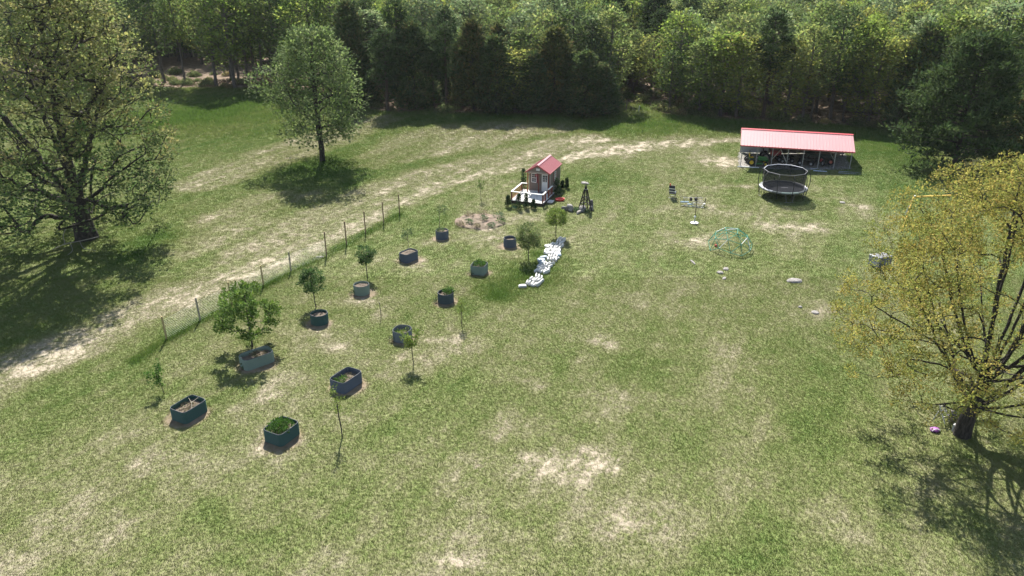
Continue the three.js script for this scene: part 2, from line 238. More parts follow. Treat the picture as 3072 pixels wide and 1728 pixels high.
// ---------------------------------------------------------------- trees
class Leaves {                                                 // a soup of folded leaves
  constructor() { this.p = []; this.c = []; this.i = []; }
  leaf(x, y, z, dx, dy, dz, L, W, col, r, fold = 0.25) {
    let ux = dy * 0.3 - dz + (r() - 0.5), uy = dz * 0.2 - dx * 0.3 + (r() - 0.5) * 0.8, uz = dx - dy * 0.2 + (r() - 0.5);
    let k = ux * dx + uy * dy + uz * dz; ux -= k * dx; uy -= k * dy; uz -= k * dz; k = 1 / (Math.hypot(ux, uy, uz) || 1); ux *= k; uy *= k; uz *= k;
    const nx = dy * uz - dz * uy, ny = dz * ux - dx * uz, nz = dx * uy - dy * ux, b = this.p.length / 3, m = L * 0.45, f = W * fold, w = W / 2;
    this.p.push(x, y, z, x + dx * m + ux * w + nx * f, y + dy * m + uy * w + ny * f, z + dz * m + uz * w + nz * f, x + dx * L, y + dy * L, z + dz * L, x + dx * m - ux * w + nx * f, y + dy * m - uy * w + ny * f, z + dz * m - uz * w + nz * f);
    for (let q = 0; q < 4; q++) this.c.push(col[0], col[1], col[2]);
    this.i.push(b, b + 1, b + 2, b, b + 2, b + 3);
  }
  clump(x, y, z, R, n, L, W, pal, r, ox = 0, oy = 0.4, oz = 0, flat = 0.8) {
    const h = pal[Math.floor(r() * pal.length)], tone = 0.8 + 0.4 * r();
    for (let q = 0; q < n; q++) {
      let a = r() * 6.283, e = Math.acos(2 * r() - 1), d = R * Math.cbrt(r());
      const px = Math.sin(e) * Math.cos(a), py = Math.cos(e), pz = Math.sin(e) * Math.sin(a);
      let dx = px + ox + (r() - 0.5), dy = py * 0.7 + oy + (r() - 0.5), dz = pz + oz + (r() - 0.5); const k = 1 / (Math.hypot(dx, dy, dz) || 1);
      const v = tone * (0.72 + 0.56 * r()), s = 0.7 + 0.6 * r(), j = (r() - 0.5) * 0.12;
      this.leaf(x + px * d, y + py * d * flat, z + pz * d, dx * k, dy * k, dz * k, L * s, W * s, [h[0] * v * (1 + j), h[1] * v, h[2] * v * (1 - j)], r);
    }
  }
  geo() { const g = new THREE.BufferGeometry(); g.setAttribute('position', new THREE.BufferAttribute(new Float32Array(this.p), 3)); g.setAttribute('color', new THREE.BufferAttribute(new Float32Array(this.c), 3)); g.setIndex(new THREE.BufferAttribute(new Uint32Array(this.i), 1)); return g; }
}
class Wood {                                                   // tapered branch tubes
  constructor() { this.p = []; this.n = []; this.u = []; this.i = []; }
  path(pts, rad, sides) {
    if (pts.length < 2) return;
    const base = this.p.length / 3, t = V(0, 0, 0), a = V(0, 0, 0), b = V(0, 0, 0); let along = 0;
    for (let k = 0; k < pts.length; k++) {
      t.copy(pts[Math.min(k + 1, pts.length - 1)]).sub(pts[Math.max(k - 1, 0)]).normalize();
      if (k) along += pts[k].distanceTo(pts[k - 1]);
      a.set(Math.abs(t.x) < 0.7 ? 1 : 0, 0, Math.abs(t.x) < 0.7 ? 0 : 1).cross(t).normalize(); b.crossVectors(t, a);
      for (let s = 0; s <= sides; s++) {
        const q = s / sides * 6.2832, c = Math.cos(q), d = Math.sin(q), nx = a.x * c + b.x * d, ny = a.y * c + b.y * d, nz = a.z * c + b.z * d;
        this.p.push(pts[k].x + nx * rad[k], pts[k].y + ny * rad[k], pts[k].z + nz * rad[k]); this.n.push(nx, ny, nz); this.u.push(s / sides * 2, along);
        if (k && s < sides) { const m = base + k * (sides + 1) + s, l = m - sides - 1; this.i.push(l, l + 1, m, l + 1, m + 1, m); }
      }
    }
  }
  geo() { const g = new THREE.BufferGeometry(); g.setAttribute('position', new THREE.BufferAttribute(new Float32Array(this.p), 3)); g.setAttribute('normal', new THREE.BufferAttribute(new Float32Array(this.n), 3)); g.setAttribute('uv', new THREE.BufferAttribute(new Float32Array(this.u), 2)); g.setIndex(new THREE.BufferAttribute(new Uint32Array(this.i), 1)); return g; }
}
// Branches grow from a set of stems to targets in the crown; a branch is as thick as the twigs that it carries.
function grow(stems, targets, P) {
  const node = [], paths = [];
  const add = (p, parent) => { node.push({ p, parent, n: 0, d: parent >= 0 ? node[parent].d + p.distanceTo(node[parent].p) : 0 }); return node.length - 1; };
  for (const s of stems) {
    const ids = []; let par = -1;
    if (s.from !== undefined) par = ids[0] = s.from(node);
    for (const p of s.pts) ids.push(par = add(p, par));
    paths.push(ids);
  }
  const first = P.firstNode ?? 0.22, r = P.r;
  targets.sort((a, b) => a.w - b.w);
  const tmp = V(0, 0, 0);
  for (const T of targets) {
    let best = -1, cost = 1e9;
    for (let k = 0; k < node.length; k++) {
      const N = node[k]; if (N.p.y < P.clear) continue;
      const dx = T.p.x - N.p.x, dy = T.p.y - N.p.y, dz = T.p.z - N.p.z, D = Math.sqrt(dx * dx + dy * dy + dz * dz), H = Math.hypot(dx, dz);
      const c = D * (1 + 0.6 * Math.abs(dy / (D + 1e-3) - P.rise)) + 0.06 * N.d + (dy < -0.3 * H ? 0.8 * D : 0);
      if (c < cost) { cost = c; best = k; }
    }
    const N = node[best], D = N.p.distanceTo(T.p), steps = Math.max(2, Math.ceil(D / P.step)), par = N.parent >= 0 ? node[N.parent].p : N.p;
    const c1 = tmp.copy(N.p).sub(par).normalize().multiplyScalar(D * 0.35).add(N.p).lerp(T.p, 0.2).clone(); c1.y += D * (P.sag ?? 0.05);
    const ids = [best]; let prev = best;
    for (let q = 1; q <= steps; q++) {
      const t = q / steps, a = (1 - t) * (1 - t), b = 2 * t * (1 - t), c = t * t, j = q < steps ? P.step * 0.16 : 0;
      prev = add(V(a * N.p.x + b * c1.x + c * T.p.x + (r() - 0.5) * j, a * N.p.y + b * c1.y + c * T.p.y + (r() - 0.5) * j, a * N.p.z + b * c1.z + c * T.p.z + (r() - 0.5) * j), prev); ids.push(prev);
    }
    T.dir = T.p.clone().sub(node[node[prev].parent].p).normalize(); paths.push(ids);
  }
  for (const p of paths) { let k = p[p.length - 1]; while (k >= 0) { node[k].n++; k = node[k].parent; } }
  const rad = (k) => Math.min(P.maxR ?? 9, P.twig * Math.pow(node[k].n, P.pow ?? 0.5));
  const W = new Wood();
  paths.forEach((p, q) => {
    const R = p.map(rad); if (q >= stems.length) R[0] = Math.min(R[0], R[1] * 1.3);
    if (q < stems.length && !stems[q].from) { R[0] *= P.flare ?? 1.35; if (R.length > 3) R[1] *= 1.12; }
    if (R[1] < (P.skip ?? 0)) return;
    R[R.length - 1] *= q < stems.length ? 0.6 : 0.6;
    W.path(p.map((k) => node[k].p), R, R[0] > 0.12 ? 8 : R[0] > 0.04 ? 5 : 3);
  });
  return W.geo();
}
const barkTex = noiseTex(256, 8, 0.55, 1, true, 4);
const barkB = rep(noiseTex(256, 16, 0, 1, false, 5), 3, 1);
const bark = (r, g, b) => new THREE.MeshStandardMaterial({ color: lin(r, g, b), roughness: 1, map: rep(barkTex, 2, 0.6), bumpMap: barkB, bumpScale: 0.04 });
const BARK = { oak: bark(0.22, 0.19, 0.16), dark: bark(0.085, 0.07, 0.06), grey: bark(0.20, 0.18, 0.16), pine: bark(0.16, 0.115, 0.085) };
const leafMat = (r = 1, g = 1, b = 1, more = {}) => new THREE.MeshPhysicalMaterial({ color: lin(r, g, b), vertexColors: true, roughness: 1, transmission: 0.55, thickness: 0, side: THREE.DoubleSide, flatShading: true, specularIntensity: 0.15, ...more });
const LEAF = { mid: leafMat(1.3, 1.25, 1.2), pale: leafMat(1.9, 1.65, 1.7), grey: leafMat(1.6, 1.5, 2.3), deep: leafMat(0.85, 0.92, 0.95), lime: leafMat(1.7, 1.65, 1.1), gold: leafMat(2.1, 1.65, 1.3) };
const NEEDLE = { cedar: leafMat(1.1, 1.1, 1.1, { transmission: 0.3 }), rust: leafMat(1.4, 1.12, 1.05, { transmission: 0.3 }), pine: leafMat(1, 1, 1, { transmission: 0.3 }) };
const GREEN = [[0.100, 0.152, 0.040], [0.122, 0.168, 0.046], [0.084, 0.132, 0.040], [0.138, 0.172, 0.056]];

function broadleaf(seed, o) {                                  // o: h, R, base (crown base), shape(t), n, leaves, L, clump
  const r = rng(seed), lump = (a, t) => 0.62 + 0.62 * fbm(seed * 7 + Math.cos(a) * 1.3 + t * 2.2, Math.sin(a) * 1.3 + t * 1.1 + seed), T = [];
  const top = o.h * 0.93, trunk = []; let wx = 0, wz = 0;
  for (let y = 0; y <= top; y += 0.5) { trunk.push(V(wx, y - (y === 0 ? 0.25 : 0), wz)); wx += (r() - 0.5) * 0.16 + (o.lean || 0) * 0.5; wz += (r() - 0.5) * 0.16; }
  for (let k = 0; k < o.n; k++) {
    const t = r(), a = r() * 6.283, R = o.R * o.shape(t) * lump(a, t) * (0.3 + 0.7 * Math.pow(r(), 0.45));
    const y = lerp(o.base, o.h, t), cx = (o.lean || 0) * y; T.push({ p: V(cx + Math.cos(a) * R, y + (r() - 0.5) * 0.5, Math.sin(a) * R), w: R * 0.6 + (o.h - y) * 0.05 });
  }
  const P = { r, clear: o.base * 0.75, rise: 0.55, step: 0.55, twig: o.twig ?? 0.014, pow: 0.47, maxR: o.trunkR, skip: 0.011 };
  const wood = grow([{ pts: trunk }], T, P), L = new Leaves();
  for (const t of T) L.clump(t.p.x, t.p.y, t.p.z, o.clump * (0.7 + 0.6 * r()), o.leaves, o.L, o.L * 0.72, o.pal || GREEN, r, t.dir.x * 0.5, 0.25, t.dir.z * 0.5);
  return { wood, leaf: L.geo(), h: o.h };
}
const oval = (t) => Math.sqrt(Math.max(0, 1 - ((t - 0.42) / (t < 0.42 ? 0.50 : 0.60)) ** 2)) * 0.95 + 0.05;
const round = (t) => Math.sqrt(Math.max(0, 1 - ((t - 0.5) / 0.53) ** 2));
const tallS = (t) => Math.pow(Math.sin(Math.PI * (0.10 + 0.86 * t)), 0.8);
function cedarTree(seed, h, R, open) {
  const r = rng(seed), L = new Leaves(), pal = [[0.070, 0.105, 0.034], [0.085, 0.122, 0.038], [0.058, 0.092, 0.036], [0.11, 0.115, 0.044]], W = new Wood();
  W.path([V(0, -0.2, 0), V(0, h * 0.3, 0), V(0.05, h * 0.95, 0)], [h * 0.017, h * 0.012, 0.02], 6);
  const n = 700;
  for (let k = 0; k < n; k++) {
    const t = Math.pow(r(), 1.25), a = r() * 6.283, lump = 0.46 + 1.0 * fbm(seed + Math.cos(a) * 2.2 + t * 9, Math.sin(a) * 2.2 + t * 5), y = lerp(open, h, t);
    const prof = Math.pow(1 - t, 0.52) * (t < 0.2 ? 0.78 + 1.1 * t : 1) + 0.02, q = R * prof * lump * (0.35 + 0.65 * Math.pow(r(), 0.4)), x = Math.cos(a) * q, z = Math.sin(a) * q;
    if (q > 0.9 && r() < 0.25) W.path([V(0, y - q * 0.25, 0), V(x * 0.6, y - 0.15, z * 0.6), V(x, y, z)], [0.035, 0.022, 0.008], 3);
    L.clump(x, y, z, 0.34 + 0.2 * r(), 8, 0.46, 0.24, pal, r, Math.cos(a) * 0.6, 0.65, Math.sin(a) * 0.6, 1.1);
  }
  return { wood: W.geo(), leaf: L.geo(), h };
}
function pineTree(seed, h, R, base, n, per) {
  const r = rng(seed), L = new Leaves(), W = new Wood(), pal = [[0.058, 0.092, 0.028], [0.072, 0.108, 0.034], [0.048, 0.080, 0.028]], tr = [];
  let x = 0, z = 0; for (let y = -0.3; y < h * 0.97; y += 0.8) { tr.push(V(x, y, z)); x += (r() - 0.5) * 0.12; z += (r() - 0.5) * 0.12; }
  W.path(tr, tr.map((_, k) => lerp(h * 0.019, 0.03, k / tr.length)), 8);
  for (let k = 0; k < n; k++) {
    const t = Math.pow((k + r()) / n, 0.92), y = lerp(base, h * 0.97, t), a = k * 2.4 + r() * 0.9, len = R * (Math.pow(1 - t, 0.55) * 0.9 + 0.12) * (0.65 + 0.55 * r()) * (t < 0.15 ? (base < 1 ? 1 : 0.75) : 1), o = tr[Math.min(tr.length - 1, Math.max(0, Math.round((y + 0.3) / 0.8)))];
    const ex = o.x + Math.cos(a) * len, ez = o.z + Math.sin(a) * len, ey = y + len * (0.12 + 0.3 * t + 0.15 * (r() - 0.5)), mid = V(lerp(o.x, ex, 0.5), lerp(y, ey, 0.5) - len * 0.05, lerp(o.z, ez, 0.5));
    W.path([V(o.x, y, o.z), mid, V(ex, ey, ez)], [0.035 + len * 0.009, 0.03, 0.012], 4);
    const m = Math.max(2, Math.round(len * per));
    for (let q = 0; q < m; q++) {
      const f = 0.35 + 0.65 * Math.pow((q + r()) / m, 0.8), s = len * 0.28 * (1.1 - 0.5 * f), px = lerp(o.x, ex, f) + (r() - 0.5) * 2 * s, pz = lerp(o.z, ez, f) + (r() - 0.5) * 2 * s, py = lerp(y, ey, f) - len * 0.05 * (1 - f) + (r() - 0.3) * 0.35;
      if (q % 2) W.path([V(lerp(o.x, ex, f * 0.85), lerp(y, ey, f * 0.85) - 0.05, lerp(o.z, ez, f * 0.85)), V(px, py, pz)], [0.014, 0.006], 3);
      L.clump(px, py, pz, 0.24 + 0.14 * r(), 9, 0.5, 0.22, pal, r, Math.cos(a) * 0.3, 0.55, Math.sin(a) * 0.3, 0.55);
    }
  }
  return { wood: W.geo(), leaf: L.geo(), h };
}
const PROTO = {
  oak: [broadleaf(1, { h: 14, R: 3.9, base: 4.2, shape: tallS, n: 330, leaves: 6, L: 0.42, clump: 0.62, trunkR: 0.24 }), broadleaf(2, { h: 14, R: 4.4, base: 3.4, shape: oval, n: 350, leaves: 6, L: 0.42, clump: 0.65, trunkR: 0.27 })],
  round: [broadleaf(3, { h: 12, R: 3.6, base: 1.8, shape: oval, n: 370, leaves: 7, L: 0.39, clump: 0.6, trunkR: 0.2 }), broadleaf(4, { h: 12, R: 4.1, base: 2.2, shape: round, n: 390, leaves: 7, L: 0.40, clump: 0.62, trunkR: 0.22 }), broadleaf(5, { h: 12, R: 3.2, base: 1.5, shape: tallS, n: 330, leaves: 7, L: 0.38, clump: 0.58, trunkR: 0.19 })],
  slim: [broadleaf(6, { h: 14, R: 2.2, base: 6, shape: tallS, n: 150, leaves: 9, L: 0.36, clump: 0.55, trunkR: 0.16 }), broadleaf(7, { h: 14, R: 2.5, base: 5, shape: oval, n: 160, leaves: 8, L: 0.36, clump: 0.55, trunkR: 0.15, lean: 0.02 })],
  cedar: [cedarTree(11, 10, 2.9, 0.3), cedarTree(12, 10, 3.3, 0.6), cedarTree(13, 10, 2.5, 1.2)],
  pine: [pineTree(21, 13, 3.0, 4.2, 46, 3.4), pineTree(22, 13, 2.6, 5.5, 40, 3.4)],
};
const made = {};
function tree(kind, k, leafM, x, z, h, turn, name, label, cat, group, wide = 1) {
  const ps = PROTO[kind], p = ps[k % ps.length], wm = kind === 'pine' ? BARK.pine : kind === 'cedar' ? BARK.dark : BARK.oak, key = kind + (k % ps.length) + leafM.uuid;
  let o;
  if (!made[key]) { o = made[key] = new THREE.Group(); part(o, 'trunk', p.wood, wm); part(o, 'crown', p.leaf, leafM); } else o = made[key].clone();
  o.name = numbered(name); scene.add(o);
  const s = h / p.h; o.position.set(x, ht(x, z), z); o.rotation.y = turn; o.scale.set(s * wide, s, s * wide); o.userData = {};
  return tag(o, label, cat, group);
}
// the front of the wood, tree by tree: kind, x, z, height
const FRONT = [['oak', -62.5, -129.8, 17], ['oak', -58.4, -131.4, 16], ['slim', -54.3, -130.2, 16], ['oak', -48.4, -127.9, 15.5], ['oak', -44.8, -126.1, 16.8], ['slim', -46.1, -132.1, 15.5], ['slim', -44.8, -133.3, 15.3], ['slim', -44.2, -134.5, 15], ['slim', -42, -132.1, 15.7], ['oak', -38.8, -129.8, 15.5], ['oak', -68.9, -130.6, 16], ['oak', -76.3, -132.1, 16], ['oak', -82.4, -132.1, 16], ['oak', -35.4, -128.3, 14.7], ['round', -31.3, -124.7, 15.2], ['round', -27.7, -122.6, 13.9],
  ['cedar', -23, -113, 13], ['pine', -17.4, -107.9, 10.8], ['pine', -16.2, -113, 14.2], ['cedar', -13.8, -110.1, 10.9], ['pine', -11.1, -109.6, 9.9], ['pine', -9.1, -108.5, 11.5], ['cedar', -5.4, -108.5, 11.3], ['cedar', -2.2, -106.8, 9.5], ['round', 0.4, -107.2, 8.2], ['cedar', 3, -105.8, 7.6], ['cedar', 5.8, -107.4, 10.4], ['cedar', 9.8, -104.6, 7.9], ['cedar', 8.1, -106.3, 7.2], ['cedar', 12.1, -105.8, 6.3],
  ['round', -5.7, -113, 10.5], ['round', 1.2, -114.8, 11.8], ['round', 2.5, -111.3, 10.4], ['round', 8.8, -114.8, 12.7], ['round', 5.4, -116.7, 12.1], ['round', 14, -113.6, 12.6], ['round', 11.5, -114.2, 11.6], ['oak', 16.4, -121.6, 7.8], ['oak', 19.1, -123.3, 8.7], ['slim', 21.9, -107.9, 8], ['oak', 21.2, -119.2, 8.6], ['round', 23.8, -113, 12.2],
  ['round', 28.4, -105, 10.5], ['round', 25.6, -105.8, 9.6], ['round', 30.3, -104.2, 10.3], ['pine', 33.8, -103.7, 13.6], ['oak', 42.5, -102.7, 13.6], ['oak', 38.3, -101.3, 11.6], ['round', 36.4, -102.2, 9.8], ['oak', 45.3, -101.3, 12.3], ['round', 46.2, -99.4, 10.6], ['cedar', 50.2, -96.2, 11.6], ['oak', 48.8, -97.5, 10.8], ['round', 54.7, -95.8, 13.7], ['round', 58.8, -95.8, 14.7], ['round', 61.5, -94.7, 14], ['oak', 52.4, -96.2, 13.4], ['slim', 39.7, -101.8, 7.9], ['slim', 43.8, -101.5, 8.9]];
{
  const r = rng(404), ord = ['first', 'second', 'third', 'fourth', 'fifth', 'sixth', 'seventh', 'eighth', 'ninth', 'tenth', 'eleventh', 'twelfth', 'thirteenth', 'fourteenth', 'fifteenth', 'sixteenth', 'seventeenth', 'eighteenth', 'nineteenth', 'twentieth'];
  const zone = (x) => (x < -25 ? 'behind the lone meadow tree' : x < 15 ? 'behind the playhouse' : 'behind the machine shed');
  const what = { oak: ['oak_tree', 'tall bare-trunked broadleaf tree', 'tree'], slim: ['slender_tree', 'slender thin-trunked tree', 'tree'], round: ['broadleaf_tree', 'full crowned broadleaf tree', 'tree'], cedar: ['cedar_tree', 'dark conical cedar', 'cedar'], pine: ['pine_tree', 'tall open pine', 'pine'] };
  const count = {};
  FRONT.slice().sort((a, b) => a[1] - b[1]).forEach(([kind, x, z, h], k) => {
    const zn = zone(x), key = kind + zn, n = count[key] = (count[key] || 0) + 1, [nm, desc, cat] = what[kind];
    const lm = kind === 'cedar' ? (r() < 0.35 ? NEEDLE.rust : NEEDLE.cedar) : kind === 'pine' ? NEEDLE.pine : x < -25 ? [LEAF.mid, LEAF.deep, LEAF.lime][k % 3] : [LEAF.mid, LEAF.pale, LEAF.grey, LEAF.lime, LEAF.deep, LEAF.gold][(r() * 6) | 0];
    tree(kind, (r() * 3) | 0, lm, x, z, h * (kind === 'cedar' ? 1.05 : 1.02), r() * 6.28, nm, `${desc}, ${ord[n - 1]} such from left at wood front ${zn}`, cat, null, kind === 'cedar' ? 1.1 * Math.sqrt(10.5 / h) : x < -25 ? 1.05 : 1.15 * Math.sqrt(12 / h));
  });
  // the trees behind: the nearest one by one, the far wood as one mass
  const spots = [];
  for (let z = -100; z > -345; z -= 5.8) for (let x = -230; x < 232; x += 5.8) {
    const X = x + (r() - 0.5) * 4.4, Z = z + (r() - 0.5) * 4.4;
    if (Z > edgeZ(X) - 7.5 || !inView(X, Z, 9)) { r(); continue; }
    if (FRONT.some(([, a, b]) => (a - X) ** 2 + (b - Z) ** 2 < 9)) continue;
    if (X < -26 && edgeZ(X) - Z < 26 && r() < 0.4) continue;
    spots.push([X, Z, edgeZ(X) - Z, r(), r(), r()]);
  }
  spots.sort((a, b) => a[2] - b[2]);
  const far = {}, kinds = ['round', 'oak', 'round', 'cedar', 'round', 'pine', 'oak', 'round'], patchy = (x, z) => vn(x / 17 + 40, z / 17);
  spots.forEach(([x, z, d, a, b, c], k) => {
    const p = patchy(x, z), dark = x > -30 && x < 14 && d < 22, kind = x < -28 ? (a < 0.4 ? 'oak' : a < 0.7 ? 'slim' : 'round') : (dark ? (a < 0.5 ? 'cedar' : a < 0.7 ? 'pine' : 'round') : p < 0.25 ? (a < 0.6 ? 'pine' : 'cedar') : a < 0.6 ? 'round' : 'oak');
    const h = (kind === 'cedar' ? 9.5 : kind === 'pine' ? 13 : 11.5) * (0.85 + 0.35 * b) + (x < -28 ? 3 : 0), i = (c * 6) | 0;
    const li = kind === 'cedar' ? ['cedar', 'cedar', 'rust'][i % 3] : kind === 'pine' ? 'pine' : ['mid', 'pale', 'grey', 'deep', 'lime', 'gold'][(i + (p > 0.6 ? 1 : 0)) % 6];
    if (k < 190) {
      const [nm, desc, cat] = what[kind];
      tree(kind, i, NEEDLE[li] || LEAF[li], x, z, h, c * 40, nm, `${desc} inside the wood behind its front row, ${zone(x)}`, cat, `${cat === 'tree' ? nm.replace('_', ' ') : cat}s inside the wood ${zone(x)}`, 1.1);
    } else { const key = kind + '|' + i % PROTO[kind].length + '|' + li; (far[key] ||= []).push([x, z, h, c * 40]); }
  });
  const wood = new THREE.Group(); wood.name = 'far_woodland'; scene.add(tag(wood, 'far spring wood of mixed green and yellowish crowns running up the hill', 'woodland', null, 'stuff'));
  const m = new THREE.Matrix4(), q = new THREE.Quaternion(), up = V(0, 1, 0);
  for (const [key, list] of Object.entries(far)) {
    const [kind, i, li] = key.split('|'), p = PROTO[kind][i];
    const im = new THREE.InstancedMesh(p.leaf, NEEDLE[li] || LEAF[li], list.length), tr = new THREE.InstancedMesh(p.wood, BARK.oak, list.length);
    list.forEach(([x, z, h, t], k) => { const s = h / p.h; m.compose(V(x, ht(x, z), z), q.setFromAxisAngle(up, t), V(s * 1.15, s, s * 1.15)); im.setMatrixAt(k, m); tr.setMatrixAt(k, m); });
    im.name = 'crowns'; tr.name = 'trunks'; im.userData.kind = tr.userData.kind = 'stuff'; wood.add(im, tr);
  }
  // brush and dead undergrowth along the foot of the wood
  const sh = new Leaves(), rr = rng(9); for (let k = 0; k < 70; k++) { const a = rr() * 6.28, d = Math.sqrt(rr()) * 0.9; sh.clump(Math.cos(a) * d, 0.1 + rr() * 1.1 * (1.1 - d), Math.sin(a) * d, 0.3, 14, 0.17, 0.11, [[0.11, 0.13, 0.05], [0.16, 0.15, 0.075], [0.09, 0.12, 0.035]], rr); }
  const list = [], col = [];
  for (let x = -100; x < 78; x += 1.15) for (let k = 0; k < 4; k++) {
    const X = x + (rr() - 0.5) * 2, Z = edgeZ(X) - 0.5 - Math.pow(rr(), 1.2) * 14, gate = Math.abs(X - 17.5) < 3 && Z > -114;
    if (gate || rr() < (X > 36 ? 0.7 : X < -25 ? 0.45 : 0.35)) continue;
    const s = 0.5 + 0.8 * rr() * rr() + (X > 17 && X < 36 ? 0.25 : 0), b = rr(); list.push([X, Z, s, rr() * 6.28]);
    col.push(...(b < 0.25 ? [1.7, 1.35, 1.4] : b < 0.55 ? [1.6, 1.55, 1.5] : [1, 1.15, 1]));
  }
  const im = new THREE.InstancedMesh(sh.geo(), leafMat(), list.length);
  list.forEach(([x, z, s, t], k) => { m.compose(V(x, ht(x, z) - 0.05, z), q.setFromAxisAngle(up, t), V(s * 1.2, s, s * 1.2)); im.setMatrixAt(k, m); });
  im.instanceColor = new THREE.InstancedBufferAttribute(new Float32Array(col), 3);
  im.name = 'undergrowth'; scene.add(tag(im, 'low brush and brownish undergrowth along the foot of the wood', 'undergrowth', null, 'stuff'));
}

// ---------------------------------------------------------------- the single large trees
function hero(name, label, x, z, wood, leaf, wm, lm) { const o = thing(name, label, 'tree', x, z); part(o, 'trunk', wood, wm); part(o, 'crown', leaf, lm); return o; }
{ // lone tree in the meadow
  const r = rng(51), sh = (t) => (t < 0.32 ? 0.78 + 0.7 * t : Math.sqrt(Math.max(0, 1 - ((t - 0.32) / 0.72) ** 2))), T = [], tr = [];
  for (let y = -0.3; y < 10.5; y += 0.5) tr.push(V((r() - 0.5) * 0.1 - 0.01 * y, y, (r() - 0.5) * 0.1));
  for (let k = 0; k < 1150; k++) { const t = Math.pow(r(), 1.05), a = r() * 6.283, l = 0.42 + 1.08 * fbm(Math.cos(a) * 1.5 + t * 3 + 9, Math.sin(a) * 1.5 + t * 2.4); if (fbm(Math.cos(a) * 2.6 + t * 5, Math.sin(a) * 2.6 + t * 4 + 30) < 0.4) continue; const q = 5.9 * sh(t) * l * (0.3 + 0.7 * Math.pow(r(), 0.5)); T.push({ p: V(Math.cos(a) * q, lerp(3.4, 13.6, t) - (t < 0.2 ? 0.16 * q : 0) + (r() - 0.5) * 0.5, Math.sin(a) * q), w: q }); }
  const wood = grow([{ pts: tr }], T, { r, clear: 3, rise: 0.45, step: 0.55, twig: 0.011, pow: 0.5, maxR: 0.29, skip: 0.012 }), L = new Leaves();
  for (const t of T) L.clump(t.p.x, t.p.y, t.p.z, 0.5 + 0.25 * r(), 12, 0.3, 0.21, [[0.16, 0.215, 0.075], [0.13, 0.19, 0.06], [0.18, 0.225, 0.10], [0.11, 0.165, 0.05]], r, t.dir.x * 0.4, 0.2, t.dir.z * 0.4);
  hero('meadow_tree', 'lone full crowned green tree standing free in the meadow', -20.6, -81.6, wood, L.geo(), BARK.dark, leafMat(1.1, 1.1, 1.0, { specularIntensity: 0.25 }));
}
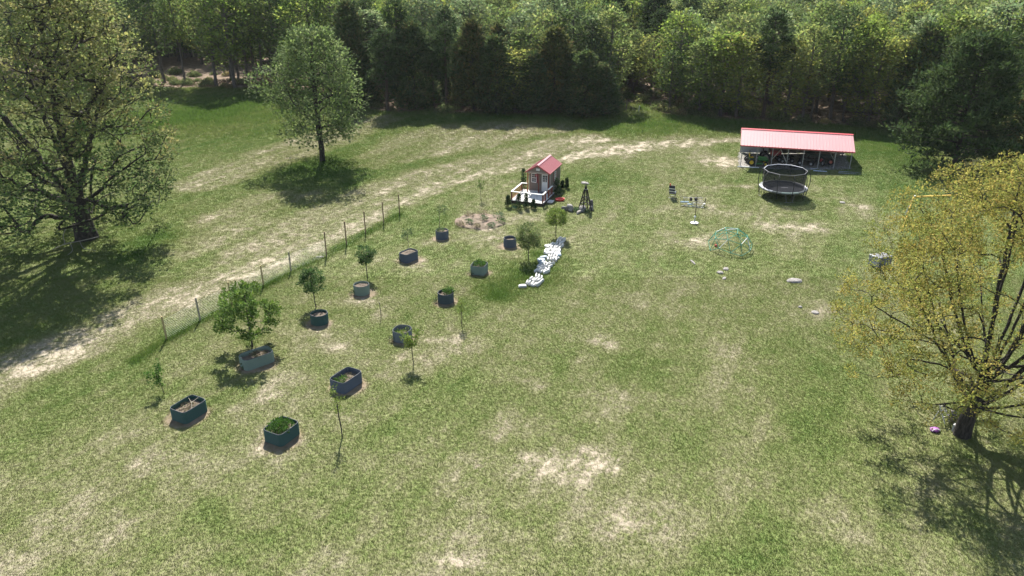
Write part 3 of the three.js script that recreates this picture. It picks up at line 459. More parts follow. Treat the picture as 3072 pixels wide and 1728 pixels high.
{ // great many-stemmed tree at the left edge
  const r = rng(52), T = [], N = (ax, ay, az, bx, by, bz, n, wob) => { const out = []; for (let k = 1; k <= n; k++) { const t = k / n; out.push(V(lerp(ax, bx, t) + (r() - 0.5) * wob, lerp(ay, by, t) + Math.sin(t * 3.1) * wob * 0.8, lerp(az, bz, t) + (r() - 0.5) * wob)); } return out; };
  const at = (p) => (node) => { let b = 0, d = 1e9; node.forEach((n, k) => { const q = n.p.distanceTo(p); if (q < d) { d = q; b = k; } }); return b; };
  const st = [{ pts: [V(0.1, -0.3, 0), V(0.05, 0.6, 0), V(0, 1.4, 0), V(-0.05, 2.2, 0), V(-0.1, 3.0, 0), V(-0.1, 3.8, 0)] },
    { from: at(V(-0.1, 3.8, 0)), pts: N(-0.1, 3.8, 0, 0.2, 17.5, -0.6, 22, 0.25) }, { from: at(V(-0.1, 3, 0)), pts: N(-0.1, 3.2, 0, -5.2, 12.5, 0.8, 16, 0.3) }, { from: at(V(-0.1, 3.8, 0)), pts: N(-0.1, 4.5, 0, -2.4, 16.5, -1.2, 18, 0.3) },
    { from: at(V(0, 6.5, 0)), pts: N(0, 6.8, 0, 4.6, 13.2, -0.6, 13, 0.3) }, { from: at(V(0, 2.2, 0)), pts: N(0, 2.4, 0, 6.6, 7.2, 1.0, 14, 0.35) }, { from: at(V(-0.05, 2.2, 0)), pts: N(0, 2.4, 0, -6.4, 6.2, 1.6, 14, 0.35) }, { from: at(V(-0.1, 3, 0)), pts: N(-0.1, 3.2, 0, -4, 8.8, 3.6, 13, 0.3) }, { from: at(V(0, 1.4, 0)), pts: N(0, 1.6, 0, -4.6, 2.6, 2.6, 10, 0.3) }, { from: at(V(-0.1, 3.8, 0)), pts: N(-0.1, 4, 0, 2.6, 9.6, 4.2, 12, 0.3) }, { from: at(V(0, 3, 0)), pts: N(0, 3.4, 0, 1.5, 10.5, -4.6, 13, 0.3) }];
  for (let k = 0; k < 1750; k++) {
    const t = Math.pow(r(), 0.85), a = r() * 6.283, prof = t < 0.12 ? 0.72 + 2.0 * t : t < 0.45 ? 0.96 : Math.sqrt(Math.max(0.05, 1 - ((t - 0.45) / 0.6) ** 2)) * 0.96, l = 0.66 + 0.6 * fbm(Math.cos(a) * 1.8 + t * 4 + 70, Math.sin(a) * 1.8 + t * 2), q = 8.9 * prof * l * (0.3 + 0.7 * Math.pow(r(), 0.5));
    if (fbm(Math.cos(a) * q / 3 + 5, t * 7 + Math.sin(a) * q / 3) < 0.39) continue;
    T.push({ p: V(Math.cos(a) * q - 0.4, lerp(1.5, 19.6, t) + (r() - 0.5) * 0.5, Math.sin(a) * q), w: q + 8 * Math.abs(t - 0.4) * 0.2 });
  }
  const wood = grow(st, T, { r, clear: 1.2, rise: 0.5, step: 0.6, twig: 0.021, pow: 0.5, maxR: 0.75, flare: 1.3, skip: 0.012 }), L = new Leaves();
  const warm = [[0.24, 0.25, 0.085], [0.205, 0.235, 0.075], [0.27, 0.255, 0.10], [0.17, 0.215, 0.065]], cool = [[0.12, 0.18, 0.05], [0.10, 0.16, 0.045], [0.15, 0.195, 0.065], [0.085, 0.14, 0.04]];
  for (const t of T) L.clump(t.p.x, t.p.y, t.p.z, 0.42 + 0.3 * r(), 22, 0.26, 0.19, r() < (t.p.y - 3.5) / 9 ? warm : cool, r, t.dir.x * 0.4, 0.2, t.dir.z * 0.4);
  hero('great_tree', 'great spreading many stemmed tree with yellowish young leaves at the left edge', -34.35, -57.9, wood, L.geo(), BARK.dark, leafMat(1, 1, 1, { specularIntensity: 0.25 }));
}
{ // yellow leafing tree at the right edge
  const r = rng(53), T = [], tr = [V(0, -0.3, 0), V(0.03, 0.7, 0), V(0.12, 1.5, 0), V(0.24, 2.3, -0.05), V(0.36, 3.1, -0.1), V(0.46, 3.8, -0.1)], st = [{ pts: tr }];
  for (let k = 0; k < 26; k++) {
    const a = k * 2.4 + r() * 0.5, up = 0.25 + 0.75 * ((k * 7) % 26) / 26, q = 6.6 * Math.sqrt(Math.max(0.06, 1 - up * up)) * (0.8 + 0.3 * r()), x = Math.cos(a) * q, z = Math.sin(a) * q, y = lerp(3.2, 12.6, up), s = Math.min(5, 2 + Math.floor(r() * 4)), o = tr[s], pts = [];
    for (let i = 1; i <= 14; i++) { const t = i / 14, b = Math.pow(t, 0.85); pts.push(V(lerp(o.x, x + 0.13 * y, b) + (r() - 0.5) * 0.07, lerp(o.y, y, Math.pow(t, 1.15)) + (r() - 0.5) * 0.06, lerp(o.z, z, b) + (r() - 0.5) * 0.07)); }
    st.push({ from: () => s, pts });
  }
  for (let k = 0; k < 2000; k++) {
    const t = Math.pow(r(), 0.8), a = r() * 6.283, prof = t < 0.4 ? 0.78 + 0.55 * t : Math.sqrt(Math.max(0.03, 1 - ((t - 0.4) / 0.63) ** 2)), l = 0.58 + 0.78 * fbm(Math.cos(a) * 2.4 + t * 4, Math.sin(a) * 2.4 + t * 4 + 20), q = 7.3 * prof * l * (0.36 + 0.64 * Math.pow(r(), 0.42));
    if (fbm(Math.cos(a) * q / 1.9 + 5, t * 8 + Math.sin(a) * q / 1.9) < 0.39) continue;
    T.push({ p: V(Math.cos(a) * q + 0.1 + 2.3 * t, lerp(3.4, 13.5, t) - (t < 0.2 ? q * 0.08 : 0) + (r() - 0.5) * 0.4, Math.sin(a) * q), w: q });
  }
  const wood = grow(st, T, { r, clear: 2, rise: 0.55, step: 0.45, twig: 0.0085, pow: 0.5, maxR: 0.34, flare: 1.35, skip: 0.0075 }), L = new Leaves();
  for (const t of T) { const n = 4 + (r() * 4 | 0); for (let k = 0; k < n; k++) L.clump(t.p.x + (r() - 0.5) * 0.6, t.p.y + (r() - 0.4) * 0.5, t.p.z + (r() - 0.5) * 0.6, 0.17 + 0.12 * r(), 10, 0.115, 0.08, [[0.33, 0.315, 0.075], [0.28, 0.29, 0.07], [0.37, 0.33, 0.09], [0.23, 0.255, 0.06], [0.35, 0.28, 0.08]], r, t.dir.x * 0.3, 0.4, t.dir.z * 0.3); }
  hero('yellow_tree', 'tree with sparse yellow new leaves and dark visible branches at the right edge', 21.9, -31, wood, L.geo(), BARK.dark, leafMat(1, 1, 1, { transmission: 0.42 }));
}
{ // big pine right of the shed
  const p = pineTree(54, 13.2, 6.4, 0.7, 120, 3.6), o = thing('pine_tree', 'big dark spreading pine between the shed and the yellow tree', 'pine', 45.6, -77.2, 0.6);
  part(o, 'trunk', p.wood, BARK.dark); part(o, 'crown', p.leaf, NEEDLE.pine);
  const q = tree('cedar', 1, NEEDLE.rust, 53.5, -78, 9.5, 1, 'cedar_tree', 'dusky brownish cedar behind the big pine at the right edge', 'cedar', null, 1.5);
}
// ---------------------------------------------------------------- raised beds of corrugated metal
const outlineRound = (R) => { const o = []; for (let i = 0; i < 40; i++) { const a = i / 40 * 6.2832; o.push([Math.cos(a) * R, Math.sin(a) * R, Math.cos(a), Math.sin(a)]); } return o; };
function outlineRect(w, d, r) { const o = []; [[1, 1], [-1, 1], [-1, -1], [1, -1]].forEach(([sx, sz], q) => { for (let i = 0; i <= 8; i++) { const a = (q + i / 8) * Math.PI / 2, c = Math.cos(a), s = Math.sin(a); o.push([sx * (w / 2 - r) + c * r, sz * (d / 2 - r) + s * r, c, s]); } }); return o; }
function wallGeo(out, h, ribs, soilY, th = 0.035) {
  const prof = [], n = ribs * 4;
  for (let k = 0; k <= n; k++) prof.push([0.022 * Math.sin(k / 4 * 6.2832), h * k / n]);
  for (let k = 0; k <= 8; k++) prof.push([-th + 0.009 * Math.sin(k / 2 * 3.14), lerp(h, soilY - 0.08, k / 8)]);
  const p = [], idx = [], m = out.length, q = prof.length;
  for (let i = 0; i < m; i++) for (const [d, y] of prof) p.push(out[i][0] + out[i][2] * d, y, out[i][1] + out[i][3] * d);
  for (let i = 0; i < m; i++) for (let k = 0; k < q - 1; k++) { const a = i * q + k, b = ((i + 1) % m) * q + k; idx.push(a, a + 1, b, b, a + 1, b + 1); }
  const g = new THREE.BufferGeometry(); g.setAttribute('position', new THREE.BufferAttribute(new Float32Array(p), 3)); g.setIndex(idx); g.computeVertexNormals(); return g;
}
function soilGeo(out, y, heap, seed) {
  const p = [], c = [], idx = [], m = out.length, R = 7, r = rng(seed);
  for (let k = 0; k <= R; k++) for (let i = 0; i < m; i++) { const f = k / R * 0.985, x = out[i][0] * f, z = out[i][1] * f, v = 0.6 + 0.8 * r(); p.push(x, y + heap * (1 - f * f) + (k < R ? (vn(x * 7 + seed, z * 7) - 0.5) * 0.09 + (r() - 0.5) * 0.025 : 0), z); c.push(0.12 * v, 0.092 * v, 0.068 * v); if (k < R) { const a = k * m + i, b = k * m + (i + 1) % m; idx.push(a, b, a + m, b, b + m, a + m); } }
  const g = new THREE.BufferGeometry(); g.setAttribute('position', new THREE.BufferAttribute(new Float32Array(p), 3)); g.setAttribute('color', new THREE.BufferAttribute(new Float32Array(c), 3)); g.setIndex(idx); g.computeVertexNormals(); return g;
}
const steel = (r, g, b) => std(r, g, b, 0.55, 0);
const METAL = { green: steel(0.022, 0.075, 0.062), sage: steel(0.17, 0.23, 0.18), slate: steel(0.075, 0.095, 0.125), dusk: steel(0.12, 0.145, 0.15), ink: steel(0.035, 0.06, 0.065) };
const rimMat = std(0.07, 0.075, 0.085, 0.8), soilMat = new THREE.MeshStandardMaterial({ vertexColors: true, roughness: 1 });
const BEDS = [
  ['a', -16.36, -32.75, 1.1, 1.45, 0.2, 0.48, 'green', 0.42, 0, 'dark green raised bed with bare soil and a pale forked stick'],
  ['b', -11.14, -30.85, 1.15, 1.35, 0.2, 0.48, 'green', 0.5, 0, 'dark green raised bed overflowing with leafy green plants'],
  ['c', -14.5, -37.95, 1.0, 1.75, 0.25, 0.85, 'sage', 0.42, 0, 'long sage green raised bed in the shadow of the leafy fruit tree'],
  ['d', -8.95, -35.55, 1.05, 1.55, 0.2, 0.52, 'slate', 0.36, 0, 'slate blue raised bed with one bushy plant and wire hoops behind a thin sapling'],
  ['e', -12.11, -43.05, 1.06, 0, 0, 0, 'green', 0.5, 0, 'round dark green raised bed of bare soil below a small dark leaved tree'],
  ['f', -6.61, -40.88, 1.04, 1.1, 0.42, 0.3, 'dusk', 0.36, 0, 'grey rounded raised bed half hidden by a small yellow green tree'],
  ['g', -10.24, -47.45, 1.04, 0, 0, 0, 'sage', 0.53, 0, 'round sage green raised bed filled with dry soil'],
  ['h', -4.41, -46.15, 1.04, 0, 0, 0, 'ink', 0.5, 0, 'round blackish green raised bed with a leafy plant on its right side'],
  ['i', -7.77, -53.4, 0.85, 1.3, 0.18, 0.66, 'slate', 0.56, 0.09, 'slate grey raised bed heaped up with brown soil'],
  ['j', -2.37, -51.0, 1.05, 1.1, 0.22, 0.3, 'sage', 0.46, 0, 'pale grey green raised bed with a bushy plant near the row of white sacks'],
  ['k', -5.64, -58.05, 1.0, 0, 0, 0, 'slate', 0.55, 0.05, 'round slate blue raised bed with low green growth beside the round flower bed'],
  ['l', -0.16, -56.32, 0.98, 0, 0, 0, 'slate', 0.46, 0.04, 'round slate blue raised bed standing on pale straw'],
];
const BEDH = 0.66;
for (const [id, x, z, w, d, r, turn, col, soilY, heap, label] of BEDS) {
  const out = d ? outlineRect(w, d, r) : outlineRound(w / 2), t = thing('raised_bed', label, 'raised bed', x, z, -turn, 'corrugated raised garden beds');
  part(t, 'wall', wallGeo(out, BEDH, 9, soilY), METAL[col]);
  part(t, 'rim', tube(out.filter((_, i) => i % 2 === 0).map((p) => [p[0] - p[2] * 0.016, BEDH, p[1] - p[3] * 0.016]), 0.02, 64, 6, true), rimMat);
  part(t, 'soil', soilGeo(out, soilY, heap, id.charCodeAt(0)), soilMat);
}
// plants in and around the beds
const herb = leafMat(1, 1, 1, { roughness: 0.8 });
function plant(name, label, x, y, z, R, H, n, L, pal, seed, cat = 'plant') {
  const lf = new Leaves(), r = rng(seed), st = [];
  for (let k = 0; k < n; k++) { const a = r() * 6.283, d = R * Math.sqrt(r()), yy = H * (0.25 + 0.75 * r()) * (1.05 - 0.5 * (d / R) ** 2); lf.clump(Math.cos(a) * d, yy, Math.sin(a) * d, L * 1.3, 7, L, L * 0.6, pal, r, Math.cos(a) * 0.5, 0.5, Math.sin(a) * 0.5); if (k % 3 === 0) st.push(bar([Math.cos(a) * d * 0.2, -0.03, Math.sin(a) * d * 0.2], [Math.cos(a) * d, yy, Math.sin(a) * d], 0.006, 0.003, 3)); }
  const t = thing(name, label, cat, x, z, 0, null, ht(x, z) + y); part(t, 'leaves', lf.geo(), herb); part(t, 'stems', st, std(0.10, 0.13, 0.04)); return t;
}
const SALAD = [[0.075, 0.17, 0.022], [0.055, 0.135, 0.02], [0.10, 0.19, 0.03]], MINT = [[0.10, 0.16, 0.06], [0.08, 0.14, 0.05], [0.13, 0.18, 0.075]];
plant('leafy_plants', 'thick green leafy plants filling the dark green bed', -11.14, 0.47, -30.85, 0.56, 0.34, 150, 0.1, SALAD, 61);
plant('bushy_plant', 'bushy green plant in the slate blue bed with the wire hoops', -9.1, 0.36, -35.25, 0.34, 0.36, 46, 0.085, SALAD, 62);
plant('bushy_plant', 'bushy green plant in the pale grey green bed by the sacks', -2.3, 0.45, -51.05, 0.4, 0.42, 55, 0.11, SALAD, 63);
plant('bushy_plant', 'arching green plant in the blackish green round bed', -4.2, 0.49, -46.25, 0.33, 0.42, 50, 0.11, SALAD, 64);
plant('seedling_plant', 'small green plant at the front of the grey rounded bed', -6.85, 0.36, -40.75, 0.22, 0.26, 22, 0.08, SALAD, 65);
plant('herb_clump', 'low grey green herbs in the far round slate bed', -5.75, 0.55, -58.0, 0.34, 0.28, 40, 0.08, MINT, 66);
plant('weed_clump', 'dry brownish weeds in the long sage green bed', -14.4, 0.42, -38.0, 0.5, 0.22, 44, 0.07, [[0.15, 0.12, 0.07], [0.12, 0.13, 0.05], [0.18, 0.14, 0.085]], 67);
plant('weed_clump', 'straggly dry weeds in the dark green bed with the forked stick', -16.45, 0.42, -32.85, 0.42, 0.12, 40, 0.06, [[0.20, 0.17, 0.10], [0.13, 0.15, 0.06], [0.17, 0.13, 0.08]], 68);
plant('weed_clump', 'low weeds on the soil at the back of the slate blue bed', -8.75, 0.36, -35.9, 0.35, 0.1, 30, 0.05, [[0.22, 0.19, 0.13], [0.13, 0.14, 0.07]], 69);
for (const [x, z, s, w] of [[-2.95, -50.6, 1, 'pale grey green bed'], [-10.82, -47.2, 2, 'round sage green bed'], [-4.98, -46.0, 3, 'blackish green round bed'], [-7.2, -40.6, 4, 'grey rounded bed'], [-8.35, -53.1, 5, 'heaped slate bed'], [-15.1, -37.3, 6, 'long sage green bed']]) plant('weed_tuft', `tuft of weeds at the left foot of the ${w}`, x, 0, z, 0.16, 0.3, 14, 0.08, MINT, 70 + s);
{ const t = thing('forked_stick', 'pale forked stick stuck in the soil of the dark green bed', 'stick', -16.1, -32.5, 0, null, 0.42); part(t, 'branch', [bar([0, 0, 0], [-0.1, 0.25, -0.35], 0.016, 0.01), bar([-0.1, 0.25, -0.35], [-0.35, 0.36, -0.62], 0.011, 0.006), bar([-0.1, 0.25, -0.35], [0.1, 0.3, -0.75], 0.011, 0.006), bar([0, 0, 0], [0.04, 0.22, 0.2], 0.015, 0.01)], std(0.5, 0.44, 0.34)); }
{ const t = thing('wire_hoops', 'thin wire hoops curving over the slate blue bed', 'wire hoop', -8.95, -35.55, -0.52, null, 0.45); for (const [zz, hh] of [[0.1, 0.3], [0.45, 0.26]]) part(t, 'hoop', tube([[-0.45, -0.1, zz], [-0.36, hh * 0.8, zz + 0.05], [0, hh, zz + 0.1], [0.36, hh * 0.8, zz + 0.05], [0.45, -0.1, zz]], 0.006, 20, 4), std(0.05, 0.05, 0.05, 0.5, 0.5)); }

// ---------------------------------------------------------------- fruit trees and saplings
function fruit(label, x, z, h, R, base, n, leaves, L, pal, seed, opt = {}) {
  const r = rng(seed), T = [], tr = [], lean = opt.lean || 0, top = base + (h - base) * 0.6;
  for (let y = -0.1; y < top; y += 0.18) tr.push(V(lean * y + (r() - 0.5) * 0.03, y, (r() - 0.5) * 0.03));
  for (let k = 0; k < n; k++) { const t = r(), a = r() * 6.283, q = R * (opt.up ? 0.35 + 0.75 * t : Math.sqrt(Math.max(0.08, 1 - ((t - 0.42) / 0.62) ** 2))) * (0.62 + 0.6 * fbm(seed + Math.cos(a) * 1.5, Math.sin(a) * 1.5 + t * 3)) * (0.3 + 0.7 * Math.sqrt(r())); T.push({ p: V(Math.cos(a) * q + lean * h * 0.7 + (opt.off || 0), lerp(base, h, t), Math.sin(a) * q), w: q }); }
  const wood = grow([{ pts: tr }], T, { r, clear: base * 0.7, rise: 0.6, step: 0.16, twig: opt.twig ?? 0.005, pow: 0.5, maxR: opt.trunk ?? 0.035, skip: 0.0035 }), lf = new Leaves();
  for (const t of T) { const along = opt.along ?? 1; for (let q = 0; q < along; q++) lf.clump(t.p.x - t.dir.x * q * 0.14, t.p.y - t.dir.y * q * 0.14, t.p.z - t.dir.z * q * 0.14, opt.clump ?? 0.13, leaves, L, L * 0.55, pal, r, t.dir.x * 0.6, 0.4, t.dir.z * 0.6); }
  const o = thing(opt.name || 'fruit_tree', label, opt.cat || 'tree', x, z); part(o, 'trunk', wood, BARK.oak); part(o, 'crown', lf.geo(), herb); return o;
}
const APPLE = [[0.13, 0.21, 0.045], [0.16, 0.24, 0.055], [0.11, 0.18, 0.04]], LIME = [[0.21, 0.28, 0.055], [0.17, 0.25, 0.05], [0.25, 0.31, 0.075]];
fruit('broad leafy fruit tree shading the long sage green bed', -15.38, -39.9, 3.9, 2.05, 1.0, 110, 11, 0.19, [[0.15, 0.24, 0.045], [0.18, 0.27, 0.055], [0.12, 0.20, 0.04]], 81, { trunk: 0.06, twig: 0.008, clump: 0.15, along: 3 });
fruit('dark leaved small tree standing behind the round dark green bed', -12.85, -45.2, 2.65, 0.85, 1.15, 60, 13, 0.15, [[0.08, 0.145, 0.045], [0.10, 0.175, 0.05]], 82, { lean: -0.06, clump: 0.16, along: 2 });
fruit('dark leaved small tree standing behind the round sage bed', -10.3, -50.0, 2.15, 0.78, 1.15, 50, 12, 0.15, [[0.08, 0.145, 0.045], [0.10, 0.175, 0.05]], 83, { up: 1, lean: -0.03, clump: 0.15, along: 2 });
fruit('spindly sapling with pale leaves behind the heaped slate bed', -8.06, -55.5, 1.75, 0.5, 0.95, 22, 11, 0.11, MINT, 84, { name: 'sapling', cat: 'sapling', trunk: 0.024, twig: 0.006 });
fruit('thin sapling with a sideways tuft of leaves behind the far round slate bed', -6.05, -60.4, 2.0, 0.42, 1.1, 16, 11, 0.11, MINT, 85, { name: 'sapling', cat: 'sapling', trunk: 0.026, twig: 0.006, off: 0.2 });
fruit('small sapling alone on the grass left of the playhouse', -2.87, -67.9, 1.85, 0.3, 1.0, 20, 11, 0.11, APPLE, 86, { name: 'sapling', cat: 'sapling', trunk: 0.026, twig: 0.006 });
fruit('tall bare sapling with few leaves standing in front of the slate blue bed', -8.24, -30.9, 3.0, 0.5, 1.4, 20, 6, 0.09, LIME, 87, { name: 'sapling', cat: 'sapling', trunk: 0.032, twig: 0.008, up: 1, along: 2, lean: -0.05 });
fruit('yellow green young tree in front of the grey rounded bed', -5.59, -37.8, 2.1, 0.62, 1.15, 40, 11, 0.11, LIME, 88, { trunk: 0.025, up: 1, along: 2, lean: -0.06 });
fruit('thin young tree with a narrow leaf tuft at the end of the straw patch', -3.13, -42.6, 1.75, 0.22, 0.95, 18, 12, 0.1, LIME, 89, { name: 'sapling', cat: 'sapling', trunk: 0.024, twig: 0.006 });
fruit('dense round crowned fruit tree beside the white sacks', 1.25, -53.3, 2.8, 1.0, 1.1, 120, 12, 0.14, [[0.20, 0.26, 0.085], [0.16, 0.22, 0.075], [0.25, 0.28, 0.12]], 90, { trunk: 0.035, clump: 0.17, lean: -0.02, along: 2 });
fruit('flat crowned light green fruit tree in front of the boulders', 3.54, -58.2, 2.3, 0.95, 1.25, 80, 12, 0.14, LIME, 91, { trunk: 0.03, clump: 0.16, along: 2 });
fruit('leafy sapling leaning at the left end of the bed rows', -18.47, -34.7, 1.9, 0.62, 0.5, 14, 8, 0.1, SALAD, 92, { name: 'sapling', cat: 'sapling', trunk: 0.022, twig: 0.006, up: 1, along: 5, lean: -0.16, clump: 0.07 });
fruit('fine bare sapling in the tall grass left of the white sacks', -1.6, -49.3, 1.3, 0.2, 0.4, 6, 3, 0.05, MINT, 93, { name: 'sapling', cat: 'sapling', trunk: 0.01, twig: 0.003 });
{ const t = thing('garden_stake', 'thin black stake with a sprinkler head between the bed rows', 'stake', -8.36, -43.8); part(t, 'stake', [bar([0, -0.1, 0], [-0.03, 0.95, 0], 0.022, 0.02)], std(0.03, 0.03, 0.035)); part(t, 'sprinkler_head', [bar([-0.03, 0.95, 0], [-0.09, 1.12, 0.03], 0.016, 0.01), cyl(0.03, 0.03, 0.06, -0.03, 0.97, 0, 8)], std(0.05, 0.045, 0.04, 0.5, 0.4)); }

// ---------------------------------------------------------------- wire fence along the swath
{
  const t = thing('wire_fence', 'wire mesh fence on wooden posts running from the left sapling towards the playhouse', 'fence', -20.8, -40.7), O = [-20.8, -40.7];
  const posts = [[-20.8, -40.72, 1.57, -0.02, 1], [-19.72, -43.29, 1.58, -0.05, 0], [-18.52, -45.62, 1.62, 0, 1], [-17.25, -48.5, 1.58, -0.02, 1], [-16.06, -51.19, 1.5, 0, 0], [-14.1, -54.02, 2.0, 0.02, 2], [-13.03, -56.33, 2.0, 0, 2], [-11.98, -58.93, 1.95, 0, 2], [-10.9, -61.52, 1.9, 0, 2], [-9.84, -63.76, 1.85, 0, 2]];
  const wood = [std(0.28, 0.25, 0.20, 0.9), std(0.36, 0.28, 0.14, 0.9), std(0.22, 0.155, 0.095, 0.9)];
  posts.forEach(([x, z, h, l, m]) => { const g = beam([x - O[0], -0.2, z - O[1]], [x - O[0] + l, h, z - O[1]], 0.085, 0.085); part(t, 'post', [g, box(0.09, 0.02, 0.09, x - O[0] + l, h + 0.005, z - O[1])], wood[m]); });
  const wire = std(0.6, 0.6, 0.52, 0.6, 0.1);
  for (let k = 0; k < posts.length - 1; k++) {
    const [ax, az, ah, al] = posts[k], [bx, bz, bh, bl] = posts[k + 1], A = (y) => [ax - O[0] + al * y / ah, y, az - O[1]], B = (y) => [bx - O[0] + bl * y / bh, y, bz - O[1]];
    const rows = k < 5 ? 13 : 7, top = k < 5 ? 1.32 : 1.2, thick = k < 5 ? 0.0055 : 0.002;
    for (let q = 0; q < rows; q++) { const y = 0.08 + top * q / rows; part(t, 'wire', bar(A(y), B(y), thick, thick, 4), wire); }

  }
}
{ const t = thing('field_gate', 'weathered field gate with a leaning brace in the gap of the wood', 'gate', 15.96, -107.9, 0.1); const m = std(0.14, 0.115, 0.09, 0.95); part(t, 'post', beam([0, -0.2, 0], [0.06, 1.45, 0], 0.11, 0.11), m); part(t, 'post', beam([1.75, -0.2, 0.2], [1.83, 0.85, 0.2], 0.08, 0.08), std(0.55, 0.52, 0.46, 0.8)); part(t, 'brace', beam([0.1, 1.15, 0], [1.35, 0.1, 0.15], 0.07, 0.07), m); }

// ---------------------------------------------------------------- playhouse with its deck
{
  const t = thing('playhouse', 'small taupe playhouse with a red metal roof, white door and railed white deck', 'playhouse', -0.12, -67.0, degToRad(-20));
  const taupe = new THREE.MeshStandardMaterial({ color: lin(0.19, 0.16, 0.135), roughness: 0.85, map: rep(noiseTex(128, 4, 0.86, 1, true, 7), 3, 1) }), red = std(0.33, 0.105, 0.115, 0.5, 0.05), redWood = std(0.16, 0.045, 0.028, 0.75), warm = std(0.36, 0.15, 0.07, 0.75), white = std(0.78, 0.77, 0.74, 0.6), deckW = new THREE.MeshStandardMaterial({ color: lin(0.70, 0.68, 0.66), roughness: 0.75, map: rep(noiseTex(128, 4, 0.8, 1, true, 8), 1, 4) }), dark = std(0.03, 0.03, 0.035, 0.9), glass = new THREE.MeshPhysicalMaterial({ color: lin(0.05, 0.055, 0.06), roughness: 0.08, metalness: 0, specularIntensity: 1 });
  const D = 0.3, W = 3.1, fr = 3.55, bk = 6.6, L = 0.58, R = 2.66, porch = 2.98, eave = 2.3, rid = 2.92, mid = (L + R) / 2;   // local: x right, z = -back
  for (let k = 0; k < 22; k++) part(t, 'deck_board', box(W - 0.01, 0.035, 0.154, W / 2, D - 0.018, -0.09 - k * 0.161, 0, 0, 0, 0.006), deckW);
  part(t, 'deck_frame', [box(W, 0.2, 0.05, W / 2, D - 0.14, -0.04), box(0.05, 0.2, 3.46, 0.03, D - 0.14, -1.8), box(0.05, 0.2, 3.46, W - 0.03, D - 0.14, -1.8), ...[[0.1, 0.1], [W / 2, 0.1], [W - 0.1, 0.1], [0.1, 3.3], [W - 0.1, 3.3]].map(([x, b]) => box(0.12, 0.36, 0.12, x, 0.1, -b))], std(0.06, 0.035, 0.03));
  const post = (x, b, h, m) => part(t, 'railing_post', box(0.1, h, 0.1, x, D + h / 2, -b, 0, 0, 0, 0.008), m);
  const railing = (x0, b0, x1, b1, m) => {
    const len = Math.hypot(x1 - x0, b1 - b0), a = Math.atan2(b1 - b0, x1 - x0);
    part(t, 'top_rail', box(len + 0.1, 0.045, 0.13, (x0 + x1) / 2, D + 0.8, -(b0 + b1) / 2, 0, a, 0, 0.008), white);
    part(t, 'bottom_rail', box(len - 0.1, 0.05, 0.05, (x0 + x1) / 2, D + 0.12, -(b0 + b1) / 2, 0, a, 0), m);
    const n = Math.round(len / 0.26); for (let k = 1; k < n; k++) part(t, 'baluster', box(0.04, 0.65, 0.04, lerp(x0, x1, k / n), D + 0.46, -lerp(b0, b1, k / n), 0, a, 0), m);
  };
  post(0.06, 0.06, 0.79, redWood); post(W - 0.06, 0.06, 0.79, redWood); post(0.06, 2.9, 0.79, redWood); post(W - 0.06, 0.95, 0.79, redWood); post(W - 0.06, 1.75, 0.79, redWood); post(W - 0.06, 2.9, 0.79, redWood);
  railing(0.06, 0.06, 0.06, 2.9, warm); railing(W - 0.06, 0.06, W - 0.06, 0.95, redWood); railing(W - 0.06, 1.75, W - 0.06, 2.9, redWood);
  part(t, 'top_rail', box(W, 0.045, 0.13, W / 2, D + 0.802, -0.06, 0, 0, 0, 0.008), white);
  for (const x of [0.75, 1.35, 1.95, 2.5]) part(t, 'baluster', bar([x, D, -0.06], [x, D + 0.79, -0.06], 0.011), dark);
  part(t, 'wire_swag', [tube([[0.4, D + 0.76, -0.06], [0.62, D + 0.35, -0.05], [0.95, D + 0.76, -0.06]], 0.01, 14, 4), tube([[0.95, D + 0.76, -0.06], [1.2, D + 0.45, -0.05], [1.55, D + 0.76, -0.06]], 0.01, 14, 4), tube([[1.5, D + 0.76, -0.06], [1.75, D + 0.42, -0.05], [2.0, D + 0.76, -0.06]], 0.01, 14, 4)], dark);
  railing(0.12, 2.9, L, 2.95, redWood);
  for (const x of [0.95, 1.85]) part(t, 'rail_ornament', [new THREE.SphereGeometry(0.05, 10, 8).translate(x, D + 0.88, -0.06), cyl(0.035, 0.05, 0.04, x, D + 0.84, -0.06, 10)], white);
  part(t, 'step', box(0.5, 0.09, 0.75, W + 0.32, 0.13, -1.3, 0, 0, 0, 0.01), std(0.45, 0.44, 0.43, 0.85)); part(t, 'step_support', [box(0.4, 0.12, 0.1, W + 0.32, 0.03, -1.05), box(0.4, 0.12, 0.1, W + 0.32, 0.03, -1.55)], dark);
  // walls of vertical board panels
  const wallPanels = (x0, b0, x1, b1, h0, h1, n, name) => { for (let k = 0; k < n; k++) { const f = (k + 0.5) / n, len = Math.hypot(x1 - x0, b1 - b0) / n, a = Math.atan2(b1 - b0, x1 - x0); part(t, 'wall_panel', box(len - 0.018, h1 - h0, 0.05, lerp(x0, x1, f), (h0 + h1) / 2, -lerp(b0, b1, f), 0, a, 0, 0.004), taupe); } };
  wallPanels(R, fr, R, bk, 0.18, eave, 12); wallPanels(L, fr, L, bk, 0.18, eave, 12); wallPanels(L, bk, R, bk, 0.18, eave, 7);
  wallPanels(L, fr, L + 0.22, fr, D, eave, 1); wallPanels(L + 0.72, fr, L + 1.22, fr, D, eave, 2); wallPanels(L + 1.88, fr, R, fr, D, eave, 1);
  part(t, 'wall_panel', [box(0.5, 0.82, 0.05, L + 0.47, D + 0.41, -fr), box(0.5, 0.42, 0.05, L + 0.47, eave - 0.2, -fr), box(0.66, 0.32, 0.05, L + 1.55, eave - 0.15, -fr)], taupe);
